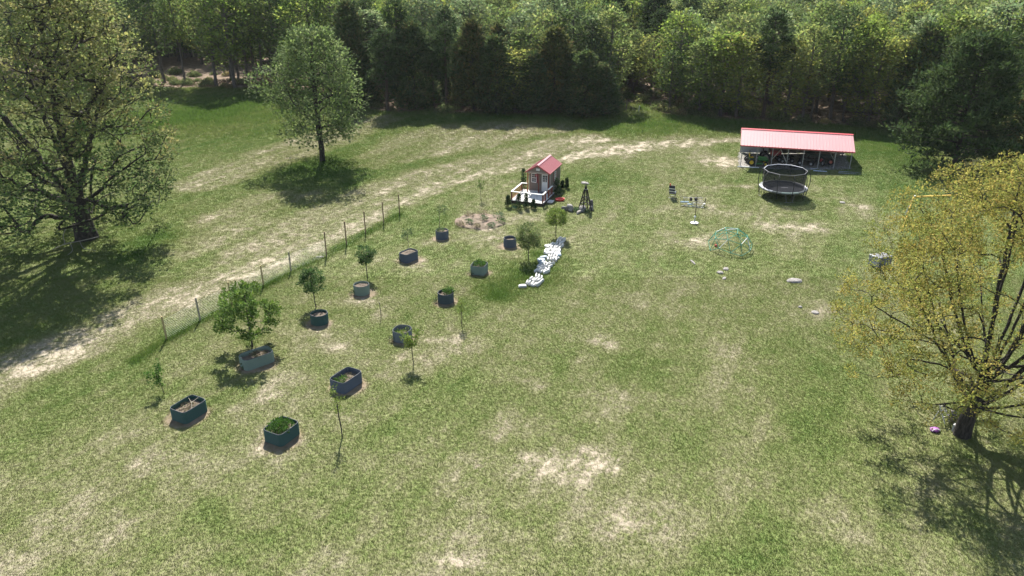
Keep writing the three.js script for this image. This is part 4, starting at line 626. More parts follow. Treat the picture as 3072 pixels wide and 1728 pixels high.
  part(t, 'corner_board', [box(0.08, eave - 0.18, 0.08, R, eave / 2 + 0.09, -fr + 0.01), box(0.08, eave - 0.18, 0.08, R, eave / 2 + 0.09, -bk), box(0.08, eave - 0.18, 0.08, L, eave / 2 + 0.09, -fr + 0.01)], std(0.34, 0.30, 0.27));
  const gable = (b, th) => { const s = new THREE.Shape([new THREE.Vector2(L - 0.02, eave - 0.04), new THREE.Vector2(R + 0.02, eave - 0.04), new THREE.Vector2(mid, rid - 0.05)]), g = new THREE.ExtrudeGeometry(s, { depth: th, bevelEnabled: false }); g.translate(0, 0, -b); return g; };
  part(t, 'gable', gable(porch + 0.03, 0.06), taupe); part(t, 'gable', gable(bk + 0.03, 0.06), taupe);
  part(t, 'porch_beam', [box(R - L + 0.06, 0.14, 0.09, mid, eave - 0.1, -porch), box(0.08, 0.12, fr - porch, L, eave - 0.09, -(fr + porch) / 2), box(0.08, 0.12, fr - porch, R, eave - 0.09, -(fr + porch) / 2)], std(0.32, 0.26, 0.22));
  for (const [x, m] of [[L + 0.02, warm], [L + 1.12, redWood], [R - 0.03, redWood]]) part(t, 'porch_post', box(0.1, eave - 0.17 - D, 0.1, x, (eave - 0.17 + D) / 2, -porch, 0, 0, 0, 0.008), m);
  part(t, 'post_bracket', [beam([L + 0.05, eave - 0.5, -porch], [L + 0.3, eave - 0.17, -porch], 0.05, 0.05)], warm);
  for (const s of [-1, 1]) {                                     // two slopes of ribbed sheet
    const ex = s < 0 ? L - 0.16 : R + 0.16, ey = eave - 0.1, run = Math.hypot(ex - mid, rid - ey), a = Math.atan2(rid - ey, mid - ex), len = bk - porch + 0.34, zc = -(bk + porch) / 2;
    const sheet = part(t, 'roof_slope', [box(run, 0.025, len, (ex + mid) / 2, (ey + rid) / 2 + 0.02, zc, 0, 0, s < 0 ? a : a - Math.PI), ...Array.from({ length: 14 }, (_, k) => box(run, 0.022, 0.028, (ex + mid) / 2, (ey + rid) / 2 + 0.041, zc - len / 2 + 0.14 + k * (len - 0.28) / 13, 0, 0, s < 0 ? a : a - Math.PI))], red);
    part(t, 'eave_trim', [beam([ex, ey + 0.0, zc + len / 2], [mid, rid + 0.0, zc + len / 2], 0.1, 0.03), box(0.03, 0.09, len, ex, ey, zc)], std(0.30, 0.045, 0.05, 0.5));
  }
  part(t, 'ridge_cap', [box(0.13, 0.02, bk - porch + 0.36, mid - 0.055, rid + 0.045, -(bk + porch) / 2, 0, 0, 0.5), box(0.13, 0.02, bk - porch + 0.36, mid + 0.055, rid + 0.045, -(bk + porch) / 2, 0, 0, -0.5)], std(0.66, 0.36, 0.38, 0.4, 0.1));
  const door = part(t, 'door', box(0.62, 1.64, 0.06, L + 1.55, D + 0.83, -fr + 0.012, 0, 0, 0, 0.006), white);
  part(door, 'window', box(0.44, 0.62, 0.02, L + 1.55, D + 1.24, -fr + 0.045), glass);
  part(door, 'muntin', [box(0.46, 0.02, 0.02, L + 1.55, D + 1.14, -fr + 0.058), box(0.46, 0.02, 0.02, L + 1.55, D + 1.34, -fr + 0.058), box(0.02, 0.64, 0.02, L + 1.475, D + 1.24, -fr + 0.059), box(0.02, 0.64, 0.02, L + 1.625, D + 1.24, -fr + 0.059)], white);
  part(door, 'panel', [box(0.46, 0.5, 0.015, L + 1.55, D + 0.42, -fr + 0.045, 0, 0, 0, 0.004)], white);
  part(door, 'handle', new THREE.SphereGeometry(0.025, 10, 8).translate(L + 1.31, D + 0.85, -fr + 0.07), std(0.5, 0.4, 0.2, 0.3, 0.9));
  part(t, 'wreath', new THREE.TorusGeometry(0.1, 0.03, 8, 18).translate(L + 0.72, D + 1.5, -fr + 0.05), std(0.42, 0.04, 0.06, 0.9));
  const win = (x, b, w, h, y, turn, rows, cols) => {
    const f = part(t, 'window', [box(w, 0.05, 0.07, 0, h / 2, 0), box(w, 0.05, 0.07, 0, -h / 2, 0), box(0.05, h - 0.05, 0.07, -w / 2 + 0.025, 0, 0), box(0.05, h - 0.05, 0.07, w / 2 - 0.025, 0, 0)], white); f.position.set(x, y, -b); f.rotation.y = turn;
    part(f, 'pane', box(w - 0.08, h - 0.06, 0.02), glass);
    const m = []; for (let k = 1; k < rows; k++) m.push(box(w - 0.08, k * 2 === rows ? 0.045 : 0.018, 0.025, 0, -h / 2 + h * k / rows, 0.015)); for (let k = 1; k < cols; k++) m.push(box(0.018, h - 0.06, 0.024, -w / 2 + w * k / cols, 0, 0.016));
    part(f, 'muntin', m, white);
  };
  win(L + 0.47, fr, 0.5, 0.84, D + 1.22, 0, 4, 2); win(R + 0.03, 4.95, 0.5, 0.9, 1.45, Math.PI / 2, 4, 2);
  for (const [x, b, a] of [[L + 0.79, fr, 0], [R + 0.04, 4.57, 1], [R + 0.04, 5.33, 1]]) part(t, 'shutter', a ? box(0.03, 0.92, 0.17, x, 1.45, -b) : box(0.13, 0.9, 0.03, x, D + 1.2, -b + 0.04), std(0.17, 0.025, 0.035, 0.7));
  const sign = part(t, 'sign_board', box(0.36, 0.2, 0.02, mid, eave + 0.22, -porch + 0.05, 0, 0, 0, 0.004), std(0.62, 0.62, 0.58, 0.6));
  part(sign, 'sign_frame', [box(0.38, 0.02, 0.03, mid, eave + 0.325, -porch + 0.052), box(0.38, 0.02, 0.03, mid, eave + 0.115, -porch + 0.052)], std(0.3, 0.29, 0.27));
  part(t, 'floor_mat', box(0.9, 0.012, 0.5, L + 1.5, D + 0.008, -fr + 0.42), std(0.07, 0.075, 0.11, 0.95));
  const lan = thing('white_lantern', 'small pale lantern standing on the deck by the window', 'lantern', 0.98, -69.15, 0, null, 0.3); part(lan, 'body', [cyl(0.08, 0.1, 0.22, 0, 0.11, 0, 8), cyl(0.02, 0.09, 0.1, 0, 0.27, 0, 8)], std(0.5, 0.5, 0.48)); part(lan, 'ring', new THREE.TorusGeometry(0.04, 0.008, 6, 14).translate(0, 0.35, 0), dark);
}
const thuja = (label, x, z, h, w, seed) => { const L = new Leaves(), r = rng(seed); for (let k = 0; k < 90; k++) { const t = r(), a = r() * 6.283, q = w * Math.pow(1 - t, 0.6) * (0.5 + 0.5 * r()); L.clump(Math.cos(a) * q, 0.05 + t * h * 0.95, Math.sin(a) * q, 0.1, 9, 0.12, 0.05, [[0.022, 0.05, 0.016], [0.03, 0.06, 0.02], [0.018, 0.04, 0.016]], r, Math.cos(a) * 0.3, 0.9, Math.sin(a) * 0.3); } const o = thing('thuja_shrub', label, 'shrub', x, z); part(o, 'trunk', bar([0, -0.1, 0], [0, h * 0.7, 0], 0.03, 0.01), BARK.dark); part(o, 'crown', L.geo(), NEEDLE.cedar); return o; };
thuja('leaning dark thuja at the left front corner of the deck', -0.35, -65.85, 1.05, 0.26, 101);
thuja('tall dark thuja before the deck front, second from the left corner', 0.6, -65.3, 1.4, 0.24, 102);
thuja('slim pointed thuja before the middle of the deck front', 1.25, -65.5, 1.35, 0.2, 103);
thuja('short round thuja before the right part of the deck front', 1.92, -65.35, 0.78, 0.24, 104);
thuja('pointed thuja left behind the porch of the playhouse', 1.1, -72.0, 1.9, 0.26, 105);
thuja('largest dark thuja at the right side wall of the playhouse', 4.2, -69.1, 1.8, 0.45, 106);
thuja('small thuja at the back right corner of the playhouse', 4.85, -71.25, 0.75, 0.2, 107);
thuja('slender lone thuja right of the playhouse back corner', 5.3, -71.6, 1.0, 0.14, 108);
plant('teal_shrub', 'low bluish green shrub under the deck front', 0.2, 0, -65.2, 0.24, 0.36, 30, 0.08, [[0.03, 0.09, 0.06], [0.04, 0.11, 0.07]], 109, 'shrub');
{ const t = thing('red_sandbox', 'small open red plastic tub lying beside the deck step', 'tub', 4.42, -67.75, 0.3), g = new THREE.LatheGeometry([[0.0, 0.03], [0.26, 0.03], [0.3, 0.2], [0.34, 0.21], [0.34, 0.18], [0.31, 0]].map((p) => new THREE.Vector2(...p)), 20); g.scale(1.35, 1, 0.9); part(t, 'tub', g, std(0.55, 0.05, 0.045, 0.45)); part(t, 'sand', cyl(0.27, 0.27, 0.05, 0, 0.06, 0).scale(1.35, 1, 0.9), std(0.35, 0.15, 0.1, 1)); }

// ---------------------------------------------------------------- garden obelisk and boulders
function stone(name, label, x, z, w, h, d, seed, mat, cat = 'boulder', sink = 0.2, group) {
  const g = new THREE.IcosahedronGeometry(1, 3), p = g.attributes.position, v = V(0, 0, 0);
  for (let k = 0; k < p.count; k++) { v.fromBufferAttribute(p, k); const n = 0.78 + 0.42 * fbm(v.x * 1.4 + seed * 3, v.y * 1.4 + v.z * 1.7 + seed) + 0.08 * vn(v.x * 5 + seed, v.z * 5 + v.y * 3); v.multiplyScalar(n); v.y = Math.min(v.y, 0.8); p.setXYZ(k, v.x * w / 2, v.y * h, v.z * d / 2); }
  g.computeVertexNormals(); const m = new THREE.Mesh(g, mat); m.name = numbered(name); scene.add(m); m.position.set(x, ht(x, z) + h * (0.5 - sink), z); m.rotation.y = seed * 2.1; return tag(m, label, cat, group);
}
const rockTex = noiseTex(128, 8, 0.45, 1, true, 11), rockM = new THREE.MeshStandardMaterial({ color: lin(0.44, 0.40, 0.36), roughness: 0.95, map: rep(rockTex, 2, 2) }), paleRock = new THREE.MeshStandardMaterial({ color: lin(0.46, 0.425, 0.40), roughness: 0.95, map: rep(rockTex, 2, 2) });
{
  const t = thing('garden_obelisk', 'tall black pointed garden obelisk frame standing over boulders right of the playhouse', 'obelisk', 6.5, -64.95, 0.35), m = std(0.02, 0.018, 0.018, 0.5, 0.3), N = 4, top = 1.95;
  const leg = (k, y) => { const a = k * 1.5708 + 0.78, q = lerp(0.62, 0.13, y / top); return [Math.cos(a) * q, y, Math.sin(a) * q]; };
  for (let k = 0; k < N; k++) part(t, 'leg', beam(leg(k, -0.1), leg(k, top), 0.075, 0.075), m);
  for (const [y, w] of [[0.62, 0.06], [1.22, 0.06]]) part(t, 'crossband', Array.from({ length: 4 }, (_, k) => beam(leg(k, y), leg((k + 1) % 4, y), 0.055, w)), m);
  for (let k = 0; k < N; k++) { part(t, 'brace', bar(leg(k, 0.66), leg((k + 1) % 4, 1.2), 0.024), m); part(t, 'brace', bar(leg(k, 1.2), leg((k + 1) % 4, 0.66), 0.024), m); part(t, 'spindle', bar(((a, b) => [(a[0] + b[0]) / 2, 1.24, (a[2] + b[2]) / 2])(leg(k, 1.24), leg((k + 1) % 4, 1.24)), ((a, b) => [(a[0] + b[0]) / 2, top, (a[2] + b[2]) / 2])(leg(k, top), leg((k + 1) % 4, top)), 0.014), m); }
  part(t, 'cap', [box(0.26, 0.03, 0.26, 0, top + 0.02, 0)], std(0.28, 0.28, 0.27, 0.6)); part(t, 'finial', [cyl(0.1, 0.13, 0.2, 0, top + 0.135, 0, 8), new THREE.SphereGeometry(0.085, 10, 8).translate(0, top + 0.28, 0), cyl(0.0, 0.045, 0.18, 0, top + 0.42, 0, 8)], m);
}
stone('boulder', 'pale rounded boulder left of the garden obelisk', 5.15, -64.9, 0.8, 0.5, 0.55, 1, paleRock); stone('boulder', 'white topped boulder under the garden obelisk', 6.25, -64.75, 0.85, 0.42, 0.6, 2, paleRock); stone('boulder', 'small grey stone at the right leg of the obelisk', 7.05, -65.0, 0.4, 0.36, 0.4, 3, rockM); stone('boulder', 'dark upright stone behind the right leg of the obelisk', 7.1, -65.4, 0.35, 0.75, 0.3, 4, std(0.12, 0.11, 0.12, 0.9)); stone('boulder', 'low flat stone in front of the obelisk', 5.9, -64.2, 0.9, 0.2, 0.3, 5, rockM); stone('boulder', 'dark stone at the left end of the boulder group', 4.6, -64.7, 0.5, 0.4, 0.4, 6, std(0.10, 0.10, 0.09, 0.9));
plant('iris_clump', 'green leafy clump between the boulders at the obelisk', 5.72, 0, -64.7, 0.24, 0.36, 34, 0.1, [[0.05, 0.13, 0.06], [0.07, 0.15, 0.05]], 111); plant('iris_clump', 'dark green clump under the obelisk', 6.6, 0, -64.4, 0.3, 0.25, 30, 0.08, [[0.04, 0.1, 0.04]], 112);
// ---------------------------------------------------------------- round flower bed with tussocks
{
  const g = new THREE.CircleGeometry(1, 48, 0), n = 26, R = 2.25, p = [], c = [], idx = [], r = rng(121);
  for (let k = 0; k <= n; k++) for (let i = 0; i < 72; i++) { const f = k / n, a = i / 72 * 6.2832, x = Math.cos(a) * f * R, z = Math.sin(a) * f * R * 0.92, v = 0.65 + 0.7 * vn(x * 4 + 3, z * 4) * (0.7 + 0.6 * r()), m = vn(x * 1.5 + 8, z * 1.5); p.push(x, (f < 1 ? 0.03 + 0.12 * (1 - f * f) + (vn(x * 3.2, z * 3.2) - 0.5) * 0.13 + (r() - 0.5) * 0.04 : -0.06), z); c.push(lerp(0.15, 0.19, m) * v, lerp(0.12, 0.135, m) * v, lerp(0.085, 0.105, m) * v); if (k < n) { const A = k * 72 + i, B = k * 72 + (i + 1) % 72; idx.push(A, B, A + 72, B, B + 72, A + 72); } }
  const q = new THREE.BufferGeometry(); q.setAttribute('position', new THREE.BufferAttribute(new Float32Array(p), 3)); q.setAttribute('color', new THREE.BufferAttribute(new Float32Array(c), 3)); q.setIndex(idx); q.computeVertexNormals();
  const m = new THREE.Mesh(q, soilMat); m.name = numbered('flower_bed'); m.position.set(-2.7, 0, -62.0); scene.add(tag(m, 'round mounded flower bed of brown mulch and dry weeds in front of the playhouse', 'flower bed'));
  const tus = (label, x, z, R, H, pal, s, y = 0.1) => plant('tussock', label, x, y, z, R, H, 15, 0.15, pal, s, 'tussock'), DRY = [[0.30, 0.265, 0.17], [0.24, 0.22, 0.14], [0.34, 0.29, 0.19]], GR = [[0.11, 0.20, 0.05], [0.14, 0.23, 0.07], [0.09, 0.17, 0.045]], SIL = [[0.21, 0.27, 0.16], [0.17, 0.23, 0.12]];
  tus('dry round tussock at the left rim of the round flower bed', -4.35, -60.7, 0.22, 0.20, DRY, 131); tus('dry tussock at the front of the round flower bed', -2.9, -60.4, 0.22, 0.19, DRY, 132); tus('grey green tussock left of the middle of the round flower bed', -3.6, -61.3, 0.16, 0.17, SIL, 133, 0.2); tus('silvery tussock near the middle of the round flower bed', -2.4, -61.9, 0.18, 0.15, SIL, 134, 0.28); tus('silvery green herb mound at the right front of the round flower bed', -1.75, -60.55, 0.27, 0.15, SIL, 135); tus('bright green weeds at the right rim of the round flower bed', -0.95, -61.6, 0.32, 0.18, GR, 136); tus('tall silvery weeds at the right back of the round flower bed', -1.1, -62.9, 0.38, 0.31, SIL, 137); tus('grey brown dry weeds at the back of the round flower bed', -2.6, -63.8, 0.45, 0.15, DRY, 138, 0.08); tus('dry weed strip left at the back of the round flower bed', -3.7, -63.3, 0.32, 0.10, DRY, 139, 0.1);
}
// ---------------------------------------------------------------- white sacks laid out in a row
{
  const sackGeo = (seed) => { const g = new THREE.SphereGeometry(1, 18, 12), p = g.attributes.position; for (let k = 0; k < p.count; k++) { const x = p.getX(k), y = p.getY(k), z = p.getZ(k), sq = (v) => Math.sign(v) * Math.pow(Math.abs(v), 0.5), w = 1 + 0.14 * (fbm(x * 2 + seed, z * 3) - 0.5) * 2; p.setXYZ(k, sq(x) * 0.5 * w * (1 - 0.12 * Math.abs(y)), sq(y) * 0.5 * (0.75 + 0.5 * fbm(x * 3 + seed * 2, z * 2.4 + seed)) * (1 - 0.55 * Math.pow(Math.abs(z), 6)), sq(z) * 0.5 * w); } g.computeVertexNormals(); return g; };
  const gs = [1, 2, 3, 4].map(sackGeo), cloth = new THREE.MeshStandardMaterial({ color: lin(0.58, 0.575, 0.56), roughness: 0.7, bumpMap: rep(bumpN, 1, 2), bumpScale: 0.03 }), blue = new THREE.MeshStandardMaterial({ color: lin(0.27, 0.32, 0.36), roughness: 0.6, bumpMap: rep(bumpN, 1, 2), bumpScale: 0.03 });
  const r = rng(141); let k = 0;
  const sack = (x, z, w, h, d, a, label, m = cloth, group = 'white sacks laid in a row') => { const o = new THREE.Mesh(gs[k++ % 4], m); o.name = numbered('sack'); scene.add(o); o.position.set(x, h * 0.38, z); o.rotation.set((r() - 0.5) * 0.12, a, (r() - 0.5) * 0.2); o.scale.set(w, h, d); tag(o, label, 'sack', group); };
  const line = [[1.3, -48.45], [1.85, -49.65], [2.1, -50.75], [2.35, -51.6], [2.75, -52.8], [2.95, -54.1], [3.2, -55.4], [3.65, -56.5], [4.12, -57.65]];
  const zone = [['lowest bundle', 0], ['tufted lower part below the grass gap', 1], ['jumble above the grass gap', 2], ['lower middle', 3], ['part beside the grey blue sacks', 4], ['broad middle', 5], ['upper bundle', 6], ['far upper end', 7]];
  line.slice(1).forEach(([bx, bz], s) => {
    const [ax, az] = line[s], L = Math.hypot(bx - ax, bz - az), n = Math.max(2, Math.round(L / 0.56)), dx = (bx - ax) / L, dz = (bz - az) / L, half = [0.52, 0.3, 0.5, 0.46, 0.42, 0.62, 0.56, 0.3][s], turn = Math.atan2(dx, dz);
    for (let q = 0; q < n; q++) {
      const f = (q + 0.5) / n, m = Math.max(2, Math.round(half * 2 / 0.21)), off = s === 4 ? 0.2 : 0;
      if (s === 1 && f > 0.35 && f < 0.8) continue;
      for (let k = 0; k < m; k++) { const o = (-half + (k + 0.5) * 2 * half / m) + off, j = (r() - 0.5) * 0.2; sack(lerp(ax, bx, f) - dz * o + dx * j, lerp(az, bz, f) + dx * o + dz * j, (s === 5 && k % 2 ? 0.28 : 0.155) * (0.85 + 0.3 * r()), 0.22 + 0.14 * r(), 0.56 * (0.85 + 0.35 * r()), turn + (r() - 0.5) * (s === 2 || s === 3 ? 1.4 : 0.35), `white sack in the ${zone[s][0]} of the long sack row`, cloth, `sacks in the ${zone[s][0]}`); }
    }
  });
  sack(3.52, -54.25, 0.46, 0.26, 0.6, 0.1, 'bluish white sack on the right edge of the row', new THREE.MeshStandardMaterial({ color: lin(0.55, 0.61, 0.66), roughness: 0.7 }), null); sack(3.3, -53.55, 0.55, 0.2, 0.45, 0.6, 'white sack lying alone right below the middle bundle', cloth, null); sack(0.72, -48.4, 0.6, 0.22, 0.36, 0.05, 'white sack sticking out left at the lower end of the row', cloth, null); sack(2.85, -56.0, 0.6, 0.22, 0.5, 0.5, 'flat white sack left of the upper bundle', cloth, null);
  sack(2.42, -53.6, 0.62, 0.26, 0.4, 0.3, 'grey blue sack uppermost of the three in the shade', blue, null); sack(2.2, -53.0, 0.6, 0.3, 0.45, 0.1, 'grey blue sack in the middle of the three in the shade', new THREE.MeshStandardMaterial({ color: lin(0.34, 0.40, 0.48), roughness: 0.55 }), null); sack(2.2, -52.4, 0.45, 0.26, 0.45, -0.2, 'grey blue sack lowest of the three in the shade', blue, null);
}
// ---------------------------------------------------------------- furniture and play things on the far lawn
{
  const t = thing('folding_chair', 'dark navy folding lawn chair with white and red trim standing alone', 'chair', 15.0, -68.75, 2.7), navy = std(0.02, 0.024, 0.05, 0.8), w = std(0.7, 0.7, 0.7, 0.5), bl = std(0.20, 0.32, 0.52, 0.5), blk = std(0.02, 0.02, 0.02, 0.5);
  part(t, 'seat', box(0.56, 0.06, 0.52, 0, 0.42, 0.05, -0.12, 0, 0, 0.02), navy); part(t, 'backrest', box(0.56, 0.86, 0.06, 0, 0.86, -0.36, -0.32, 0, 0, 0.02), navy); part(t, 'backrest_stripe', [box(0.57, 0.1, 0.066, 0, 0.66, -0.30, -0.32), box(0.57, 0.1, 0.066, 0, 0.94, -0.39, -0.32)], w); part(t, 'headrest', box(0.12, 0.24, 0.05, 0.16, 1.34, -0.53, -0.32), std(0.45, 0.08, 0.04));
  for (const s of [-1, 1]) { part(t, 'front_leg', bar([s * 0.27, 0.02, 0.36], [s * 0.27, 0.46, -0.12], 0.016), blk); part(t, 'rear_leg', bar([s * 0.27, 0.02, -0.32], [s * 0.27, 0.62, 0.26], 0.016), blk); part(t, 'armrest', box(0.05, 0.035, 0.5, s * 0.3, 0.64, 0.02, 0, 0, 0, 0.01), blk); }
  part(t, 'foot_bar', [bar([-0.27, 0.03, 0.36], [0.27, 0.03, 0.36], 0.02), bar([-0.27, 0.03, -0.32], [0.27, 0.03, -0.32], 0.016)], w); part(t, 'seat_pad', box(0.5, 0.05, 0.2, 0, 0.47, 0.24, -0.12, 0, 0, 0.02), bl);
}
{
  const t = thing('swing_bench', 'overturned metal swing bench with black seats and pale wavy slats', 'swing bench', 16.4, -66.35, -0.12), w = std(0.66, 0.64, 0.6, 0.5, 0.1), blk = std(0.015, 0.015, 0.02, 0.7), bl = std(0.22, 0.34, 0.48, 0.5), gr = std(0.12, 0.12, 0.13, 0.5, 0.4);
  for (const [a, b] of [[[-0.95, 0.08, 0.4], [0.9, 0.06, 0.75]], [[-0.9, 0.62, -0.2], [0.9, 0.6, -0.4]], [[-0.2, 0.3, 0.1], [0.95, 0.35, 0.1]], [[0.7, 0.05, 0.78], [0.85, 0.28, 0.4]]]) part(t, 'frame_tube', bar(a, b, 0.022), w);
  for (let k = 0; k < 5; k++) part(t, 'slat', tube(Array.from({ length: 7 }, (_, i) => [-0.1 + i * 0.17, 0.16 + 0.06 * k + (i % 2 ? 0.05 : 0), 0.6 - k * 0.16]), 0.018, 20, 5), k % 2 ? std(0.45, 0.36, 0.26) : w);
  for (const x of [-0.2, 0.22]) part(t, 'seat', box(0.2, 0.34, 0.24, x, 0.56, -0.12, 0.3, 0.2, 0, 0.04), blk);
  part(t, 'armrest', [tube([[-1.1, 0.2, -0.2], [-1.1, 0.7, -0.25], [-0.85, 0.72, -0.25], [-0.85, 0.3, -0.2]], 0.015, 16, 5), tube([[-0.75, 0.3, -0.25], [-0.75, 0.72, -0.3], [-0.55, 0.7, -0.3], [-0.55, 0.3, -0.2]], 0.015, 16, 5)], gr);
  part(t, 'canopy_rail', [box(0.75, 0.1, 0.1, -0.75, 0.28, -0.05, 0, 0.05), box(0.55, 0.08, 0.1, -0.25, 0.2, 0.3, 0, 0.1)], bl); part(t, 'wheel', new THREE.TorusGeometry(0.2, 0.018, 6, 20).translate(0.62, 0.52, -0.35), gr); part(t, 'upright', [bar([1.02, 0.05, 0.2], [1.06, 0.78, 0.15], 0.03), bar([0.9, 0.1, 0.2], [0.95, 0.5, 0.15], 0.025)], blk); part(t, 'foot', [bar([-1.1, 0.06, 0.5], [-0.6, 0.16, 0.45], 0.03)], gr); part(t, 'coupling', [box(0.16, 0.1, 0.14, 0.95, 0.3, 0.4, 0.1, 0.3)], w);
}
{ const t = thing('parasol_stand', 'black parasol pole on a round pale base plate', 'parasol stand', 15.5, -61.55), blk = std(0.015, 0.015, 0.018, 0.5, 0.3); part(t, 'base_plate', new THREE.LatheGeometry([[0, 0.11], [0.1, 0.11], [0.3, 0.085], [0.34, 0.06]].map((p) => new THREE.Vector2(...p)), 28), std(0.72, 0.72, 0.72, 0.5)); part(t, 'base_ring', cyl(0.35, 0.37, 0.06, 0, 0.03, 0, 28), blk); part(t, 'pole', bar([0, 0.05, 0], [0.02, 2.42, 0], 0.028, 0.022, 10), blk); part(t, 'sleeve', cyl(0.04, 0.05, 0.34, 0, 0.28, 0, 12), std(0.35, 0.36, 0.37)); part(t, 'crank_hub', new THREE.SphereGeometry(0.1, 14, 10).translate(0, 0.58, 0), std(0.6, 0.6, 0.6, 0.4)); for (let k = 0; k < 4; k++) part(t, 'base_rib', box(0.3, 0.012, 0.02, Math.cos(k * 1.57 + 0.4) * 0.17, 0.105, Math.sin(k * 1.57 + 0.4) * 0.17, 0, -(k * 1.57 + 0.4), -0.13), blk); }
{ // climbing dome
  const t = thing('climbing_dome', 'geodesic climbing dome of green bars with some white bars', 'climbing dome', 17.0, -55.75, 0.3), teal = std(0.03, 0.24, 0.16, 0.6), w = std(0.75, 0.75, 0.75, 0.5), R = 1.72, r = rng(151);
  const g = new THREE.IcosahedronGeometry(1, 1), q = new THREE.Quaternion().setFromUnitVectors(V(0, 1.618, 1).normalize(), V(0, 1, 0)), pts = [], seen = new Set(), key = (v) => v.toArray().map((a) => Math.round(a * 100)).join();
  const p = g.attributes.position, P = (k) => V(0, 0, 0).fromBufferAttribute(p, k).applyQuaternion(q);
  const bars = [];
  for (let f = 0; f < p.count; f += 3) for (let e = 0; e < 3; e++) { const a = P(f + e), b = P(f + (e + 1) % 3); if (a.y < -0.1 || b.y < -0.1) continue; const k = [key(a), key(b)].sort().join('|'); if (seen.has(k)) continue; seen.add(k); bars.push([a, b]); }
  const S = (v) => [v.x * R, Math.max(0.03, v.y * 1.66), v.z * R];
  for (const [a, b] of bars) part(t, 'bar', bar(S(a), S(b), 0.02, 0.02, 6), r() < 0.2 ? w : teal);
  const hubs = new Set(); for (const [a, b] of bars) for (const v of [a, b]) if (!hubs.has(key(v))) { hubs.add(key(v)); part(t, 'joint', new THREE.SphereGeometry(0.034, 8, 6).translate(...S(v)), teal); }
}
{ const t = thing('red_ball', 'small red ball inside the climbing dome', 'ball', 16.0, -56.1, 0, null, 0.1), g = new THREE.SphereGeometry(0.11, 16, 12); part(t, 'ball', g, std(0.5, 0.1, 0.08)); part(t, 'seam', new THREE.TorusGeometry(0.111, 0.004, 4, 30), std(0.2, 0.05, 0.05)); }
{ // trampoline
  const t = thing('trampoline', 'large round trampoline with black safety net, grey pad and curved poles', 'trampoline', 25.35, -69.1), blk = std(0.014, 0.015, 0.018, 0.6), R = 2.1, H = 0.88, top = 2.52, grey = std(0.22, 0.22, 0.2, 0.5, 0.4);
  const mat = new THREE.Mesh(new THREE.CircleGeometry(1.86, 64).rotateX(-Math.PI / 2).translate(0, H - 0.01, 0), std(0.022, 0.024, 0.034, 1, 0, { })); mat.name = 'jumping_mat'; t.add(mat);
  part(t, 'mat_print', [box(0.62, 0.006, 0.09, 0.05, H + 0.004, 0.25)], std(0.40, 0.40, 0.44));
  const padC = [std(0.50, 0.49, 0.52, 0.7), std(0.12, 0.135, 0.135, 0.7), std(0.26, 0.33, 0.29, 0.7)];
  for (let k = 0; k < 16; k++) { const a0 = k / 16 * 6.2832 + 0.012, a1 = (k + 1) / 16 * 6.2832 - 0.012, s = new THREE.Shape(); s.absarc(0, 0, R + 0.04, a0, a1, false); s.absarc(0, 0, 1.84, a1, a0, true); const g = new THREE.ExtrudeGeometry(s, { depth: 0.045, bevelEnabled: true, bevelSize: 0.012, bevelThickness: 0.012, bevelSegments: 1, curveSegments: 6 }); g.rotateX(Math.PI / 2); g.translate(0, H + 0.045, 0); part(t, 'pad_segment', g, padC[[0, 1, 1, 2, 2, 1, 0, 0, 0, 1, 1, 1, 1, 1, 0, 0][k]]); }
  part(t, 'frame_ring', new THREE.TorusGeometry(R, 0.03, 8, 64).rotateX(Math.PI / 2).translate(0, H - 0.06, 0), grey);
  for (let k = 0; k < 4; k++) { const a = k * 1.5708 + 1.5708, at = (d, y, q) => [Math.cos(a + d) * q, y, Math.sin(a + d) * q]; part(t, 'leg', [bar(at(-0.21, H - 0.06, R), at(-0.12, 0.03, R), 0.024), bar(at(0.21, H - 0.06, R), at(0.12, 0.03, R), 0.024), bar(at(-0.2, 0.03, R), at(0.2, 0.03, R), 0.026)], grey); }
  for (let k = 0; k < 10; k++) { const a = k / 10 * 6.2832 + 0.25, c = Math.cos(a), s = Math.sin(a); part(t, 'pole', tube([[c * R, 0.25, s * R], [c * (R + 0.1), H + 0.1, s * (R + 0.1)], [c * (R + 0.2), 1.6, s * (R + 0.2)], [c * (R + 0.08), 2.3, s * (R + 0.08)], [c * (R - 0.16), top, s * (R - 0.16)]], 0.034, 20, 6), blk); }
  for (let k = 0; k < 10; k++) { const a0 = k / 10 * 6.2832 + 0.25, a1 = a0 + 0.6283, q = R - 0.16; part(t, 'top_rail', bar([Math.cos(a0) * q, top, Math.sin(a0) * q], [Math.cos(a1) * q, top, Math.sin(a1) * q], 0.032), [5, 6, 7, 8].includes(k) ? std(0.6, 0.6, 0.64, 0.5) : std(0.10, 0.10, 0.11, 0.6)); }
  const net = new THREE.CylinderGeometry(R - 0.17, 1.86, top - H - 0.04, 64, 1, true); net.translate(0, (top + H) / 2, 0); part(t, 'safety_net', net, new THREE.MeshStandardMaterial({ color: lin(0.02, 0.02, 0.024), roughness: 0.9, transparent: true, opacity: 0.72, side: THREE.DoubleSide }));
  part(t, 'net_hem', new THREE.TorusGeometry(1.87, 0.022, 6, 64).rotateX(Math.PI / 2).translate(0, H + 0.06, 0), blk);
}
